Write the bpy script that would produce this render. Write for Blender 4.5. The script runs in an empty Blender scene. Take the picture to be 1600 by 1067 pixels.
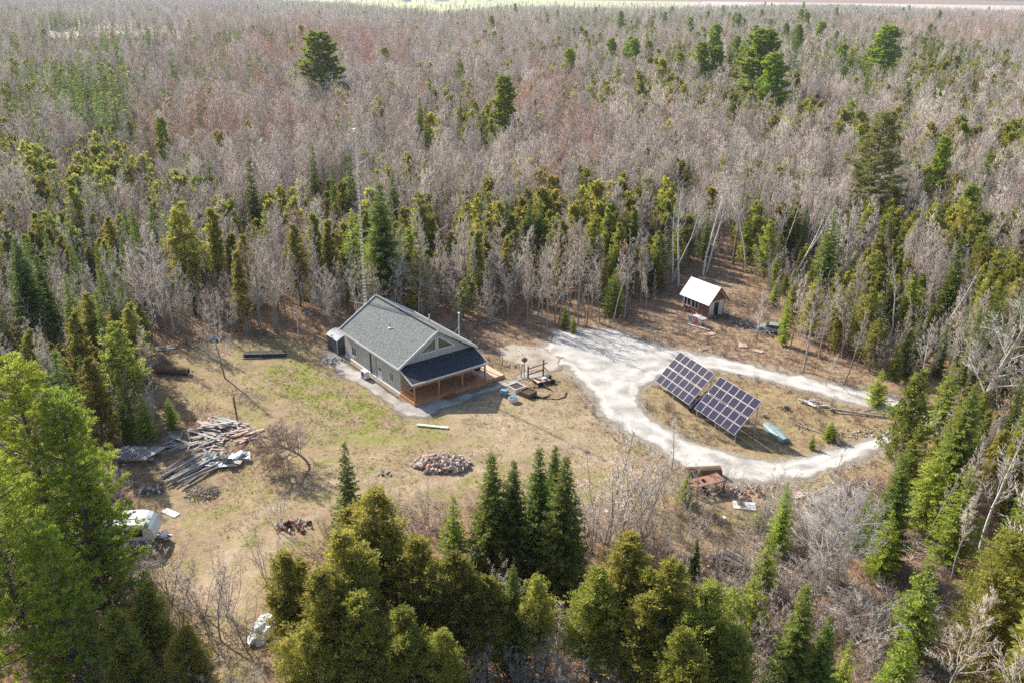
import bpy, math, random
import numpy as np
from mathutils import Matrix, Vector
random.seed(7); RNG = np.random.default_rng(11)
C = bpy.context.scene.collection
sc = bpy.context.scene
R = math.radians

# ------------------------------------------------------------------ camera
CF, CP, CH, CR = 1290.0, 0.400, 39.13, 0.014      # focal (px of 1600), pitch, height, roll
cam_d = bpy.data.cameras.new('camera'); cam = bpy.data.objects.new('camera', cam_d); C.objects.link(cam)
cam_d.sensor_width = 36; cam_d.lens = CF / 1600 * 36; cam_d.clip_start = 0.5; cam_d.clip_end = 60000
_r = Vector((1, 0, 0)); _u = Vector((0, math.sin(CP), math.cos(CP))); _f = Vector((0, math.cos(CP), -math.sin(CP)))
_c, _s = math.cos(CR), math.sin(CR)
rv = _r * _c + _u * _s; uv = _u * _c - _r * _s
m = Matrix(((rv.x, uv.x, -_f.x, 0), (rv.y, uv.y, -_f.y, 0), (rv.z, uv.z, -_f.z, CH), (0, 0, 0, 1)))
cam.matrix_world = m
sc.camera = cam

# ------------------------------------------------------------------ world, sun, exposure
SUN_EL, SUN_AZ = R(37), R(-46)                    # azimuth from +Y, negative = to the left
w = bpy.data.worlds.new('World'); sc.world = w; w.use_nodes = True
nt = w.node_tree; nt.nodes.clear()
sky = nt.nodes.new('ShaderNodeTexSky'); sky.sky_type = 'NISHITA'; sky.sun_disc = False
sky.sun_elevation = SUN_EL; sky.sun_rotation = SUN_AZ; sky.air_density = 1.0; sky.dust_density = 1.5
bg = nt.nodes.new('ShaderNodeBackground'); bg.inputs[1].default_value = 0.125
ow = nt.nodes.new('ShaderNodeOutputWorld')
nt.links.new(sky.outputs[0], bg.inputs[0]); nt.links.new(bg.outputs[0], ow.inputs[0])
sd = bpy.data.lights.new('sun', 'SUN'); sd.energy = 4.9; sd.angle = R(0.53); sd.color = (1.0, 0.94, 0.86)
so = bpy.data.objects.new('sun', sd); C.objects.link(so)
tosun = Vector((math.sin(SUN_AZ) * math.cos(SUN_EL), math.cos(SUN_AZ) * math.cos(SUN_EL), math.sin(SUN_EL)))
sd.color = (1.0, 0.93, 0.82)
so.rotation_euler = tosun.to_track_quat('Z', 'Y').to_euler()
vs = sc.view_settings; vs.view_transform = 'Standard'; vs.look = 'None'; vs.gamma = 1; vs.use_curve_mapping = False
vs.exposure = 0.62
cy = sc.cycles; cy.max_bounces = 5; cy.diffuse_bounces = 3; cy.glossy_bounces = 2; cy.transmission_bounces = 2
cy.volume_bounces = 0; cy.transparent_max_bounces = 8; cy.use_denoising = False
cy.sample_clamp_indirect = 4

# ------------------------------------------------------------------ placement helpers (points of the ground plane)
def G(u, v, z=0.0):
    X = u - 800; Y = v - 533.5
    X, Y = _c * X + _s * Y, -_s * X + _c * Y
    d = (X / CF, math.cos(CP) - Y / CF * math.sin(CP), -math.sin(CP) - Y / CF * math.cos(CP))
    t = (z - CH) / d[2]
    return (d[0] * t, d[1] * t, z)
def PROJ(P):
    x, y, z = P[:, 0], P[:, 1], P[:, 2] - CH
    d = y * math.cos(CP) - z * math.sin(CP); u = y * math.sin(CP) + z * math.cos(CP)
    d = np.where(d < 1, 1, d)
    X = CF * x / d; Y = -CF * u / d
    return 800 + _c * X - _s * Y, 533.5 + _s * X + _c * Y, d

def vnoise(x, y, seed=0):
    xi = np.floor(x).astype(np.int64); yi = np.floor(y).astype(np.int64); fx = x - xi; fy = y - yi
    def h(a, b):
        n = (a * 374761393 + b * 668265263 + seed * 974711) & 0x7fffffff
        n = ((n ^ (n >> 13)) * 1274126177) & 0x7fffffff
        return ((n ^ (n >> 16)) & 0xffff) / 65535.0
    fx = fx * fx * (3 - 2 * fx); fy = fy * fy * (3 - 2 * fy)
    return (h(xi, yi) * (1 - fx) + h(xi + 1, yi) * fx) * (1 - fy) + (h(xi, yi + 1) * (1 - fx) + h(xi + 1, yi + 1) * fx) * fy
def fbm(x, y, seed=0, o=4):
    s = 0; a = .5
    for i in range(o):
        s = s + a * vnoise(x * 2 ** i, y * 2 ** i, seed + i * 17); a *= .5
    return s / (1 - .5 ** o)
def inpoly(x, y, poly):
    r = np.zeros(x.shape, bool); n = len(poly); j = n - 1
    for i in range(n):
        xi, yi = poly[i][:2]; xj, yj = poly[j][:2]
        if yi != yj:
            cnd = ((yi > y) != (yj > y)) & (x < (xj - xi) * (y - yi) / (yj - yi) + xi); r ^= cnd
        j = i
    return r
def pdist(x, y, poly, closed=True):
    d = np.full(x.shape, 1e9); n = len(poly)
    for i in range(n if closed else n - 1):
        ax, ay = poly[i][:2]; bx, by = poly[(i + 1) % n][:2]; dx, dy = bx - ax, by - ay
        L = dx * dx + dy * dy + 1e-9
        t = np.clip(((x - ax) * dx + (y - ay) * dy) / L, 0, 1)
        d = np.minimum(d, np.hypot(x - ax - t * dx, y - ay - t * dy))
    return d
def sdf(x, y, poly):                                # positive inside
    d = pdist(x, y, poly); return np.where(inpoly(x, y, poly), d, -d)
def px(poly): return [G(u, v)[:2] for u, v in poly]
def sstep(a, b, x): t = np.clip((x - a) / (b - a), 0, 1); return t * t * (3 - 2 * t)

# ------------------------------------------------------------------ materials
def mat(name, col, rough=.8, col2=None, scale=3.0, detail=4, bump=0, bscale=None, trans=0, objrand=0, attr=None, metal=0, spec=.3, stretch=None, lo=.35, hi=.65, hue=0):
    M = bpy.data.materials.new(name); M.use_nodes = True; n = M.node_tree.nodes; l = M.node_tree.links; n.clear()
    out = n.new('ShaderNodeOutputMaterial'); b = n.new('ShaderNodeBsdfPrincipled')
    b.inputs['Roughness'].default_value = rough; b.inputs['Metallic'].default_value = metal
    b.inputs['Specular IOR Level'].default_value = spec
    tc = n.new('ShaderNodeTexCoord'); vec = tc.outputs['Object']
    if stretch:
        mp = n.new('ShaderNodeMapping'); mp.inputs['Scale'].default_value = stretch; l.new(vec, mp.inputs[0]); vec = mp.outputs[0]
    cur = None
    if col2 is not None:
        ns = n.new('ShaderNodeTexNoise'); ns.inputs['Scale'].default_value = scale; ns.inputs['Detail'].default_value = detail
        l.new(vec, ns.inputs['Vector'])
        rp = n.new('ShaderNodeValToRGB'); rp.color_ramp.elements[0].position = lo; rp.color_ramp.elements[1].position = hi
        rp.color_ramp.elements[0].color = (*col, 1); rp.color_ramp.elements[1].color = (*col2, 1)
        l.new(ns.outputs[0], rp.inputs[0]); cur = rp.outputs[0]
    else:
        rg = n.new('ShaderNodeRGB'); rg.outputs[0].default_value = (*col, 1); cur = rg.outputs[0]
    if attr:
        at = n.new('ShaderNodeAttribute'); at.attribute_name = attr
        mx = n.new('ShaderNodeMix'); mx.data_type = 'RGBA'
        l.new(at.outputs['Fac'], mx.inputs[0])
        if col2 is not None:                       # attribute picks the colour instead of noise
            mx.inputs[6].default_value = (*col, 1); mx.inputs[7].default_value = (*col2, 1)
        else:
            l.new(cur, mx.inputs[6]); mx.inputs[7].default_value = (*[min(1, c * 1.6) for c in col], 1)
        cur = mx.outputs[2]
    if objrand or hue:
        oi = n.new('ShaderNodeObjectInfo'); hs = n.new('ShaderNodeHueSaturation')
        mr = n.new('ShaderNodeMapRange'); mr.inputs[3].default_value = 1 - objrand; mr.inputs[4].default_value = 1 + objrand
        l.new(oi.outputs['Random'], mr.inputs[0]); l.new(mr.outputs[0], hs.inputs['Value'])
        if hue:
            m1 = n.new('ShaderNodeMath'); m1.operation = 'MULTIPLY'; m1.inputs[1].default_value = 7.31; l.new(oi.outputs['Random'], m1.inputs[0])
            m2 = n.new('ShaderNodeMath'); m2.operation = 'FRACT'; l.new(m1.outputs[0], m2.inputs[0])
            m3 = n.new('ShaderNodeMapRange'); m3.inputs[3].default_value = .5 - hue; m3.inputs[4].default_value = .5 + hue
            l.new(m2.outputs[0], m3.inputs[0]); l.new(m3.outputs[0], hs.inputs['Hue'])
        l.new(cur, hs.inputs['Color']); cur = hs.outputs[0]
    l.new(cur, b.inputs['Base Color'])
    if bump:
        nb = n.new('ShaderNodeTexNoise'); nb.inputs['Scale'].default_value = bscale or scale * 3; nb.inputs['Detail'].default_value = 3
        l.new(vec, nb.inputs['Vector']); bp = n.new('ShaderNodeBump'); bp.inputs['Strength'].default_value = bump
        bp.inputs['Distance'].default_value = .05
        l.new(nb.outputs[0], bp.inputs['Height']); l.new(bp.outputs[0], b.inputs['Normal'])
    if trans:
        tr = n.new('ShaderNodeBsdfTranslucent'); l.new(cur, tr.inputs[0]); ms = n.new('ShaderNodeMixShader'); ms.inputs[0].default_value = trans
        l.new(b.outputs[0], ms.inputs[1]); l.new(tr.outputs[0], ms.inputs[2]); l.new(ms.outputs[0], out.inputs[0])
    else: l.new(b.outputs[0], out.inputs[0])
    return M

M = {}
M['bark'] = mat('grey_bark', (.20, .175, .15), .9, (.40, .37, .33), 4, objrand=.25, stretch=(3, 3, .6))
M['twig'] = mat('grey_twigs', (.385, .325, .275), .85, (.68, .59, .51), attr='tint', objrand=.36, hue=.018)
M['redtwig'] = mat('budding_twigs', (.42, .24, .18), .85, (.64, .42, .33), attr='tint', objrand=.2)
M['palebark'] = mat('white_birch_bark', (.82, .80, .75), .7, (.30, .27, .24), 3, objrand=.08, stretch=(2, 2, 5), lo=.56, hi=.64)
M['paletwig'] = mat('pale_twigs', (.40, .36, .32), .8, (.6, .56, .52), attr='tint', objrand=.15)
M['deadwood'] = mat('dead_grey_wood', (.26, .24, .22), .85, (.46, .43, .40), 3, stretch=(1, 1, .3))
M['conbark'] = mat('conifer_bark', (.12, .09, .07), .9, (.22, .18, .15), 5)
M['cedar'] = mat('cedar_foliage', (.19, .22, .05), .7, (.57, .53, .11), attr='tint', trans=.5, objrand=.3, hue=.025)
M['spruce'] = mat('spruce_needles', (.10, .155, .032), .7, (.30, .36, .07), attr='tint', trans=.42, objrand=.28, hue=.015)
M['pine'] = mat('pine_needles', (.20, .27, .03), .6, (.50, .58, .09), attr='tint', trans=.5, objrand=.2, hue=.012)
M['greypine'] = mat('pale_pine_needles', (.22, .24, .07), .7, (.44, .43, .15), attr='tint', trans=.45, objrand=.2)
M['brush'] = mat('dry_brush', (.22, .15, .12), .9, (.40, .31, .26), attr='tint', objrand=.3)

# ------------------------------------------------------------------ mesh helpers
def mesh_np(name, V, polys, material, smooth=False, tint=None):
    """V (N,3); polys = list of int arrays (k,n)."""
    me = bpy.data.meshes.new(name)
    V = np.asarray(V, np.float32)
    loops = np.concatenate([p.ravel() for p in polys]).astype(np.int32)
    tot = np.concatenate([np.full(len(p), p.shape[1]) for p in polys]).astype(np.int32)
    st = np.concatenate([[0], np.cumsum(tot)[:-1]]).astype(np.int32)
    me.vertices.add(len(V)); me.vertices.foreach_set('co', V.ravel())
    me.loops.add(len(loops)); me.loops.foreach_set('vertex_index', loops)
    me.polygons.add(len(tot)); me.polygons.foreach_set('loop_start', st); me.polygons.foreach_set('loop_total', tot)
    if smooth: me.polygons.foreach_set('use_smooth', np.ones(len(tot), bool))
    if tint is not None:
        a = me.attributes.new('tint', 'FLOAT', 'POINT'); a.data.foreach_set('value', np.asarray(tint, np.float32))
    me.update(calc_edges=True)
    if material: me.materials.append(material)
    return me

def tubes(P0, P1, R0, R1, k):
    P0 = np.asarray(P0, float); P1 = np.asarray(P1, float); R0 = np.asarray(R0, float); R1 = np.asarray(R1, float)
    d = P1 - P0; d /= np.linalg.norm(d, axis=1)[:, None] + 1e-9
    ref = np.where(np.abs(d[:, 2:3]) > .9, np.array([[1., 0, 0]]), np.array([[0, 0, 1.]]))
    a = np.cross(d, ref); a /= np.linalg.norm(a, axis=1)[:, None] + 1e-9; b = np.cross(d, a)
    N = len(P0); V = []
    for i in range(k):
        t = 2 * math.pi * i / k; o = a * math.cos(t) + b * math.sin(t)
        V.append(P0 + o * R0[:, None])
    for i in range(k):
        t = 2 * math.pi * i / k; o = a * math.cos(t) + b * math.sin(t)
        V.append(P1 + o * R1[:, None])
    V = np.stack(V, 1).reshape(-1, 3)
    base = (np.arange(N) * 2 * k)[:, None]
    F = np.concatenate([base + np.array([[i, (i + 1) % k, k + (i + 1) % k, k + i]]) for i in range(k)])
    return V, F
def cones(P0, P1, R0, k=3):
    P0 = np.asarray(P0, float); P1 = np.asarray(P1, float); R0 = np.asarray(R0, float)
    d = P1 - P0; d /= np.linalg.norm(d, axis=1)[:, None] + 1e-9
    ref = np.where(np.abs(d[:, 2:3]) > .9, np.array([[1., 0, 0]]), np.array([[0, 0, 1.]]))
    a = np.cross(d, ref); a /= np.linalg.norm(a, axis=1)[:, None] + 1e-9; b = np.cross(d, a)
    N = len(P0); V = []
    for i in range(k):
        t = 2 * math.pi * i / k; V.append(P0 + (a * math.cos(t) + b * math.sin(t)) * R0[:, None])
    V.append(P1); V = np.stack(V, 1).reshape(-1, 3); base = (np.arange(N) * (k + 1))[:, None]
    F = np.concatenate([base + np.array([[i, (i + 1) % k, k]]) for i in range(k)])
    return V, F
def leaves(Cn, D, L, W, rng):
    """one kite-shaped triangle pair per leaf spray: centre base Cn, direction D"""
    D = D / (np.linalg.norm(D, axis=1)[:, None] + 1e-9); r = rng.normal(size=D.shape)
    s = np.cross(D, r); s /= np.linalg.norm(s, axis=1)[:, None] + 1e-9
    L = L[:, None]; W = W[:, None]
    V = np.stack([Cn, Cn + D * L * .55 + s * W * .5, Cn + D * L, Cn + D * L * .45 - s * W * .5], 1).reshape(-1, 3)
    F = (np.arange(len(Cn)) * 4)[:, None] + np.array([[0, 1, 2, 3]])
    return V, F
def merge(parts):
    Vs = []; Fs = []; o = 0
    for V, F in parts:
        Vs.append(V); Fs.append(F + o); o += len(V)
    return np.concatenate(Vs), Fs

class MB:
    """collects boxes, prisms, tubes into one mesh"""
    def __init__(s): s.v = []; s.f = []
    def add(s, vs, fs):
        o = len(s.v); s.v += [tuple(x) for x in vs]; s.f += [tuple(i + o for i in f) for f in fs]; return s
    def box(s, a, b, rot=0, c=None):
        x0, y0, z0 = a; x1, y1, z1 = b
        vs = [(x0, y0, z0), (x1, y0, z0), (x1, y1, z0), (x0, y1, z0), (x0, y0, z1), (x1, y0, z1), (x1, y1, z1), (x0, y1, z1)]
        if rot:
            cx, cy_ = c if c else ((x0 + x1) / 2, (y0 + y1) / 2); co, si = math.cos(rot), math.sin(rot)
            vs = [(cx + (x - cx) * co - (y - cy_) * si, cy_ + (x - cx) * si + (y - cy_) * co, z) for x, y, z in vs]
        return s.add(vs, [(0, 3, 2, 1), (4, 5, 6, 7), (0, 1, 5, 4), (1, 2, 6, 5), (2, 3, 7, 6), (3, 0, 4, 7)])
    def slab(s, quad, t):
        """quad of 4 points thickened by t along its normal (downwards side)"""
        q = [Vector(p) for p in quad]; n = (q[1] - q[0]).cross(q[3] - q[0]).normalized() * t
        vs = q + [p - n for p in q]
        return s.add(vs, [(0, 1, 2, 3), (7, 6, 5, 4), (0, 4, 5, 1), (1, 5, 6, 2), (2, 6, 7, 3), (3, 7, 4, 0)])
    def prism(s, poly, vec):
        n = len(poly); q = [Vector(p) for p in poly]; v = Vector(vec); vs = q + [p + v for p in q]
        return s.add(vs, [tuple(range(n))[::-1], tuple(range(n, 2 * n))] + [(i, (i + 1) % n, n + (i + 1) % n, n + i) for i in range(n)])
    def bar(s, a, b, wd, ht=None):
        a = Vector(a); b = Vector(b); ht = ht or wd; d = (b - a).normalized()
        ref = Vector((0, 0, 1)) if abs(d.z) < .95 else Vector((1, 0, 0))
        sx = d.cross(ref).normalized() * wd / 2; sz = sx.cross(d).normalized() * ht / 2
        vs = [a - sx - sz, a + sx - sz, a + sx + sz, a - sx + sz, b - sx - sz, b + sx - sz, b + sx + sz, b - sx + sz]
        return s.add(vs, [(0, 3, 2, 1), (4, 5, 6, 7), (0, 1, 5, 4), (1, 2, 6, 5), (2, 3, 7, 6), (3, 0, 4, 7)])
    def tube(s, pts, r, k=8, cap=True, r2=None):
        P = [Vector(p) for p in pts]; rings = []; n = len(P)
        for i, p in enumerate(P):
            d = (P[min(i + 1, n - 1)] - P[max(i - 1, 0)]).normalized()
            ref = Vector((0, 0, 1)) if abs(d.z) < .9 else Vector((1, 0, 0))
            a = d.cross(ref).normalized(); b = d.cross(a).normalized()
            rr = r if r2 is None else r + (r2 - r) * i / max(1, n - 1)
            rings.append([p + (a * math.cos(2 * math.pi * j / k) + b * math.sin(2 * math.pi * j / k)) * rr for j in range(k)])
        fs = [(i * k + j, i * k + (j + 1) % k, (i + 1) * k + (j + 1) % k, (i + 1) * k + j) for i in range(n - 1) for j in range(k)]
        if cap: fs += [tuple(range(k))[::-1], tuple((n - 1) * k + j for j in range(k))]
        return s.add([v for r_ in rings for v in r_], fs)
    def torus(s, c, axis, R_, r_, n=20, k=6):
        ax = Vector(axis).normalized(); ref = Vector((0, 0, 1)) if abs(ax.z) < .9 else Vector((1, 0, 0))
        a = ax.cross(ref).normalized(); b = ax.cross(a); c = Vector(c); vs = []
        for i in range(n):
            t = 2 * math.pi * i / n; o = a * math.cos(t) + b * math.sin(t)
            for j in range(k):
                q = 2 * math.pi * j / k; vs.append(c + o * (R_ + r_ * math.cos(q)) + ax * r_ * math.sin(q))
        return s.add(vs, [(i * k + j, ((i + 1) % n) * k + j, ((i + 1) % n) * k + (j + 1) % k, i * k + (j + 1) % k) for i in range(n) for j in range(k)])
    def disc(s, c, axis, r, t, k=16):
        ax = Vector(axis).normalized(); c = Vector(c); return s.tube([c - ax * t / 2, c + ax * t / 2], r, k)
    def mesh(s, name, material):
        me = bpy.data.meshes.new(name); me.from_pydata([tuple(v) for v in s.v], [], s.f); me.update()
        me.materials.append(material); return me
    def build(s, name, material, parent=None, bevel=0, loc=None):
        o = bpy.data.objects.new(name, s.mesh(name, material)); C.objects.link(o)
        if parent: o.parent = parent
        if loc is not None: o.location = loc
        if bevel:
            b = o.modifiers.new('bevel', 'BEVEL'); b.width = bevel; b.segments = 1
        return o
def tag(o, label=None, cat=None, group=None, kind=None):
    if label: o['label'] = label
    if cat: o['category'] = cat
    if group: o['group'] = group
    if kind: o['kind'] = kind
    return o
def empty(name, loc=(0, 0, 0), rz=0, **k):
    o = bpy.data.objects.new(name, None); C.objects.link(o); o.location = loc; o.rotation_euler = (0, 0, rz)
    o.empty_display_size = .3; return tag(o, **k)
def link(name, me, parent=None, loc=None, rot=None, scale=None):
    o = bpy.data.objects.new(name, me); C.objects.link(o)
    if parent: o.parent = parent
    if loc is not None: o.location = loc
    if rot is not None: o.rotation_euler = rot
    if scale is not None: o.scale = scale
    return o

# ================================================================== GROUND
clearing = px([(232, 570), (262, 540), (330, 528), (420, 532), (490, 530), (600, 505), (700, 505), (780, 522), (850, 516), (900, 500),
   (965, 492), (1040, 490), (1048, 440), (1110, 408), (1165, 428), (1190, 465), (1230, 520), (1290, 560), (1370, 590), (1455, 618), (1500, 640),
   (1475, 668), (1440, 690), (1400, 722), (1340, 750), (1260, 775), (1200, 830), (1190, 900), (1110, 905), (1060, 850), (960, 838), (900, 860),
   (760, 800), (650, 790), (600, 800), (520, 820), (500, 880), (440, 960), (400, 1067), (330, 1080), (290, 990), (225, 900), (150, 860), (140, 770), (170, 700), (250, 690), (250, 620)])
thin_zone = px([(560, 440), (760, 430), (1040, 430), (1230, 440), (1420, 560), (1300, 570), (1040, 490), (850, 515), (640, 500)])
slash_zone = px([(1190, 780), (1320, 750), (1440, 760), (1500, 900), (1560, 1100), (1150, 1100), (1180, 900)])
road_outer = px([(838, 548), (862, 518), (905, 512), (962, 514), (1012, 534), (1060, 548), (1120, 557), (1200, 574), (1290, 596), (1360, 609), (1420, 625), (1475, 640), (1560, 655), (1560, 675),
   (1480, 668), (1440, 680), (1400, 700), (1360, 714), (1310, 732), (1260, 746), (1200, 757), (1150, 755), (1110, 750), (1080, 737), (1050, 714), (1010, 694), (975, 677), (945, 655), (926, 628), (905, 598), (880, 575), (845, 566)])
island = px([(1120, 580), (1200, 595), (1290, 621), (1350, 634), (1405, 648), (1425, 657), (1400, 668), (1370, 679), (1330, 690), (1290, 699), (1250, 714),
   (1205, 718), (1160, 712), (1120, 701), (1080, 686), (1040, 666), (1010, 646), (998, 625), (1005, 607), (1035, 588), (1075, 578)])
strip = px([(500, 545), (532, 545), (560, 575), (640, 625), (700, 620), (800, 590), (850, 560), (880, 556), (885, 575), (800, 605), (765, 615), (700, 640), (668, 656), (622, 652), (598, 628), (560, 604), (520, 580), (500, 565)])
pad = px([(760, 548), (800, 540), (850, 540), (880, 560), (868, 582), (820, 582), (790, 570)])
green1 = px([(400, 575), (470, 560), (520, 585), (590, 635), (650, 660), (700, 672), (640, 690), (560, 680), (500, 650), (430, 620)])
dirt1 = px([(700, 640), (800, 610), (930, 640), (1000, 690), (900, 720), (760, 700)])

lawn = px([(255, 560), (330, 528), (420, 528), (500, 545), (600, 600), (720, 600), (800, 560), (860, 545), (900, 590), (930, 640), (980, 690), (1040, 730), (1000, 780), (900, 800),
   (760, 800), (650, 790), (600, 800), (520, 830), (470, 900), (420, 1067), (340, 1080), (300, 990), (260, 890), (235, 800), (250, 745), (330, 745), (390, 700), (330, 640), (262, 640)])
slope = px([(950, 690), (1010, 700), (1075, 742), (1110, 755), (1200, 762), (1290, 742), (1400, 712), (1400, 735), (1330, 752), (1260, 800), (1190, 830), (1185, 900), (1110, 905), (1060, 850), (1000, 830)])
tracks = [px([(300, 1000), (330, 900), (380, 820), (480, 760), (640, 740), (800, 690), (920, 650), (960, 600)]), px([(330, 1030), (372, 910), (430, 840), (520, 785), (660, 762), (820, 706), (950, 672)]), px([(640, 640), (760, 650), (900, 700), (1040, 760)])]
def axis(fine0, fine1, step, far0, far1, grow=1.16):
    a = list(np.arange(fine0, fine1, step)); s = step; x = fine1
    while x < far1: a.append(x); s *= grow; x += s
    a.append(far1); s = step; x = fine0 - step; b = []
    while x > far0: b.append(x); s *= grow; x -= s
    b.append(far0)
    return np.array(b[::-1] + a)
gx = axis(-46, 56, .42, -30000, 30000); gy = axis(34, 118, .42, -5000, 40000)
XX, YY = np.meshgrid(gx, gy)
def hgt(x, y):
    near = sstep(160, 100, np.hypot(x, y - 80))
    h = (fbm(x / 14, y / 14, 3) - .5) * .7 + (fbm(x / 2.2, y / 2.2, 5, 3) - .5) * .16
    flat = sstep(3, 8, np.hypot((x + 10) / 1.3, y - 80)) * 1.0
    return h * near * (.25 + .75 * sstep(9, 16, np.hypot(x + 11, y - 81))) - .03
ZZ = hgt(XX, YY)
wob = (fbm(XX / 3, YY / 3, 9) - .5) * 3 + (fbm(XX / .8, YY / .8, 10, 2) - .5) * 1.2
iny = (np.abs(XX) < 90) & (YY < 150) & (YY > 20)
def zone(poly, wid=1.2, wsc=1.0):
    z = np.zeros(XX.shape); z[iny] = sstep(-wid, wid, sdf(XX[iny], YY[iny], poly) + wob[iny] * wsc); return z
a_open = zone(clearing, 2.5, 1.3); a_isl = zone(island, .5, .3)
a_lawn = np.maximum(zone(lawn, 3.0, 2.2), zone(slope, 1.5, 1.2) * .85)
a_track = np.zeros(XX.shape)
for tk in tracks: a_track[iny] = np.maximum(a_track[iny], sstep(1.1, .2, pdist(XX[iny], YY[iny], tk, False) + wob[iny] * .35))
a_green = zone(green1, 2.5, 1.6); a_dirt = zone(dirt1, 3, 1.5)
a_road = zone(road_outer, 1.0, .5) * (1 - a_isl)
n = len(gx); ny = len(gy)
idx = (np.arange(ny - 1)[:, None] * n + np.arange(n - 1)[None, :]).ravel()[:, None]
gm = mesh_np('ground', np.stack([XX.ravel(), YY.ravel(), ZZ.ravel()], 1), [idx + np.array([[0, 1, n + 1, n]])], None, True)
for nm, a in (('open', a_open), ('green', a_green), ('dirt', a_dirt), ('isl', a_isl), ('lawn', a_lawn), ('track', a_track), ('road', a_road)):
    at = gm.attributes.new(nm, 'FLOAT', 'POINT'); at.data.foreach_set('value', a.ravel().astype(np.float32))

def ground_material():
    Mt = bpy.data.materials.new('forest_floor'); Mt.use_nodes = True; nn = Mt.node_tree.nodes; l = Mt.node_tree.links; nn.clear()
    out = nn.new('ShaderNodeOutputMaterial'); b = nn.new('ShaderNodeBsdfPrincipled'); b.inputs['Roughness'].default_value = .95
    b.inputs['Specular IOR Level'].default_value = .1
    geo = nn.new('ShaderNodeNewGeometry')
    def noise(scale, det=5, dist=0, st=None):
        t = nn.new('ShaderNodeTexNoise'); t.inputs['Scale'].default_value = scale; t.inputs['Detail'].default_value = det; t.inputs['Distortion'].default_value = dist
        t.inputs['Roughness'].default_value = .65
        src = geo.outputs['Position']
        if st:
            mp = nn.new('ShaderNodeMapping'); mp.inputs['Scale'].default_value = st; l.new(src, mp.inputs[0]); src = mp.outputs[0]
        l.new(src, t.inputs['Vector']); return t.outputs[0]
    def ramp(src, pts):
        r = nn.new('ShaderNodeValToRGB'); e = r.color_ramp.elements
        while len(e) < len(pts): e.new(.5)
        for i, (p, c) in enumerate(pts): e[i].position = p; e[i].color = (*c, 1)
        l.new(src, r.inputs[0]); return r.outputs[0]
    def mix(f, a, c):
        x = nn.new('ShaderNodeMix'); x.data_type = 'RGBA'; l.new(f, x.inputs[0]); l.new(a, x.inputs[6]); l.new(c, x.inputs[7]); return x.outputs[2]
    def attr(nm):
        a = nn.new('ShaderNodeAttribute'); a.attribute_name = nm; return a.outputs['Fac']
    def mul(a, c):
        x = nn.new('ShaderNodeMath'); x.operation = 'MULTIPLY'; l.new(a, x.inputs[0]); l.new(c, x.inputs[1]); return x.outputs[0]
    fine = noise(5, 6); mid = noise(.7, 5); big = noise(.16, 3)
    litter = ramp(fine, [(.3, (.10, .055, .035)), (.48, (.30, .17, .105)), (.62, (.48, .31, .205)), (.75, (.60, .44, .32))])
    litter2 = ramp(mid, [(.35, (.13, .09, .06)), (.6, (.40, .28, .17))])
    f5 = nn.new('ShaderNodeValue'); f5.outputs[0].default_value = .45
    lit = mix(f5.outputs[0], litter, litter2)
    dry = ramp(fine, [(.3, (.19, .135, .075)), (.5, (.38, .29, .17)), (.68, (.52, .42, .27))])
    dry2 = ramp(mid, [(.3, (.20, .145, .08)), (.5, (.37, .29, .16)), (.7, (.50, .40, .25))])
    dr = mix(f5.outputs[0], dry, dry2)
    grn = ramp(noise(3, 5), [(.3, (.10, .13, .02)), (.5, (.23, .245, .05)), (.7, (.36, .34, .11))])
    dirt = ramp(noise(2.2, 5), [(.35, (.30, .22, .14)), (.65, (.50, .40, .28))])
    gm_ = ramp(noise(.55, 4), [(.42, (0, 0, 0)), (.58, (1, 1, 1))])
    gm2 = ramp(noise(.33, 4), [(.5, (0, 0, 0)), (.66, (.7, .7, .7))])
    rough = ramp(noise(1.6, 6), [(.3, (.13, .075, .05)), (.45, (.27, .18, .12)), (.58, (.36, .27, .17)), (.72, (.50, .41, .29))])
    patch = ramp(noise(.3, 6), [(.42, (0, 0, 0)), (.60, (1, 1, 1))])
    brown = ramp(noise(2.5, 5), [(.35, (.24, .165, .105)), (.65, (.40, .30, .20))])
    dr = mix(patch, brown, dr)
    c = mix(attr('open'), lit, rough)
    c = mix(attr('lawn'), c, mix(gm2, dr, grn))
    trk = ramp(noise(1.8, 4), [(.4, (.42, .31, .21)), (.7, (.56, .45, .33))])
    c = mix(mul(attr('track'), ramp(noise(.5, 3), [(.3, (.1, .1, .1)), (.6, (.8, .8, .8))])), c, trk)
    c = mix(mul(attr('green'), gm_), c, grn)
    c = mix(mul(attr('dirt'), ramp(noise(.3, 3), [(.4, (0, 0, 0)), (.6, (1, 1, 1))])), c, dirt)
    isl = ramp(noise(1.3, 5), [(.3, (.16, .10, .06)), (.5, (.33, .24, .14)), (.62, (.36, .31, .13)), (.75, (.48, .37, .22))])
    c = mix(attr('isl'), c, isl)
    grv = ramp(noise(7, 4), [(.35, (.28, .25, .20)), (.65, (.50, .46, .41))])
    c = mix(attr('road'), c, grv)
    l.new(c, b.inputs['Base Color'])
    bp = nn.new('ShaderNodeBump'); bp.inputs['Strength'].default_value = .9; bp.inputs['Distance'].default_value = .12
    l.new(fine, bp.inputs['Height']); l.new(bp.outputs[0], b.inputs['Normal'])
    l.new(b.outputs[0], out.inputs[0]); return Mt
gm.materials.append(ground_material())
ground = link('ground', gm); tag(ground, kind='structure')
def H(x, y): return float(hgt(np.array([x]), np.array([y]))[0])
def GZ(u, v):
    x, y, _ = G(u, v); return (x, y, H(x, y))

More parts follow.
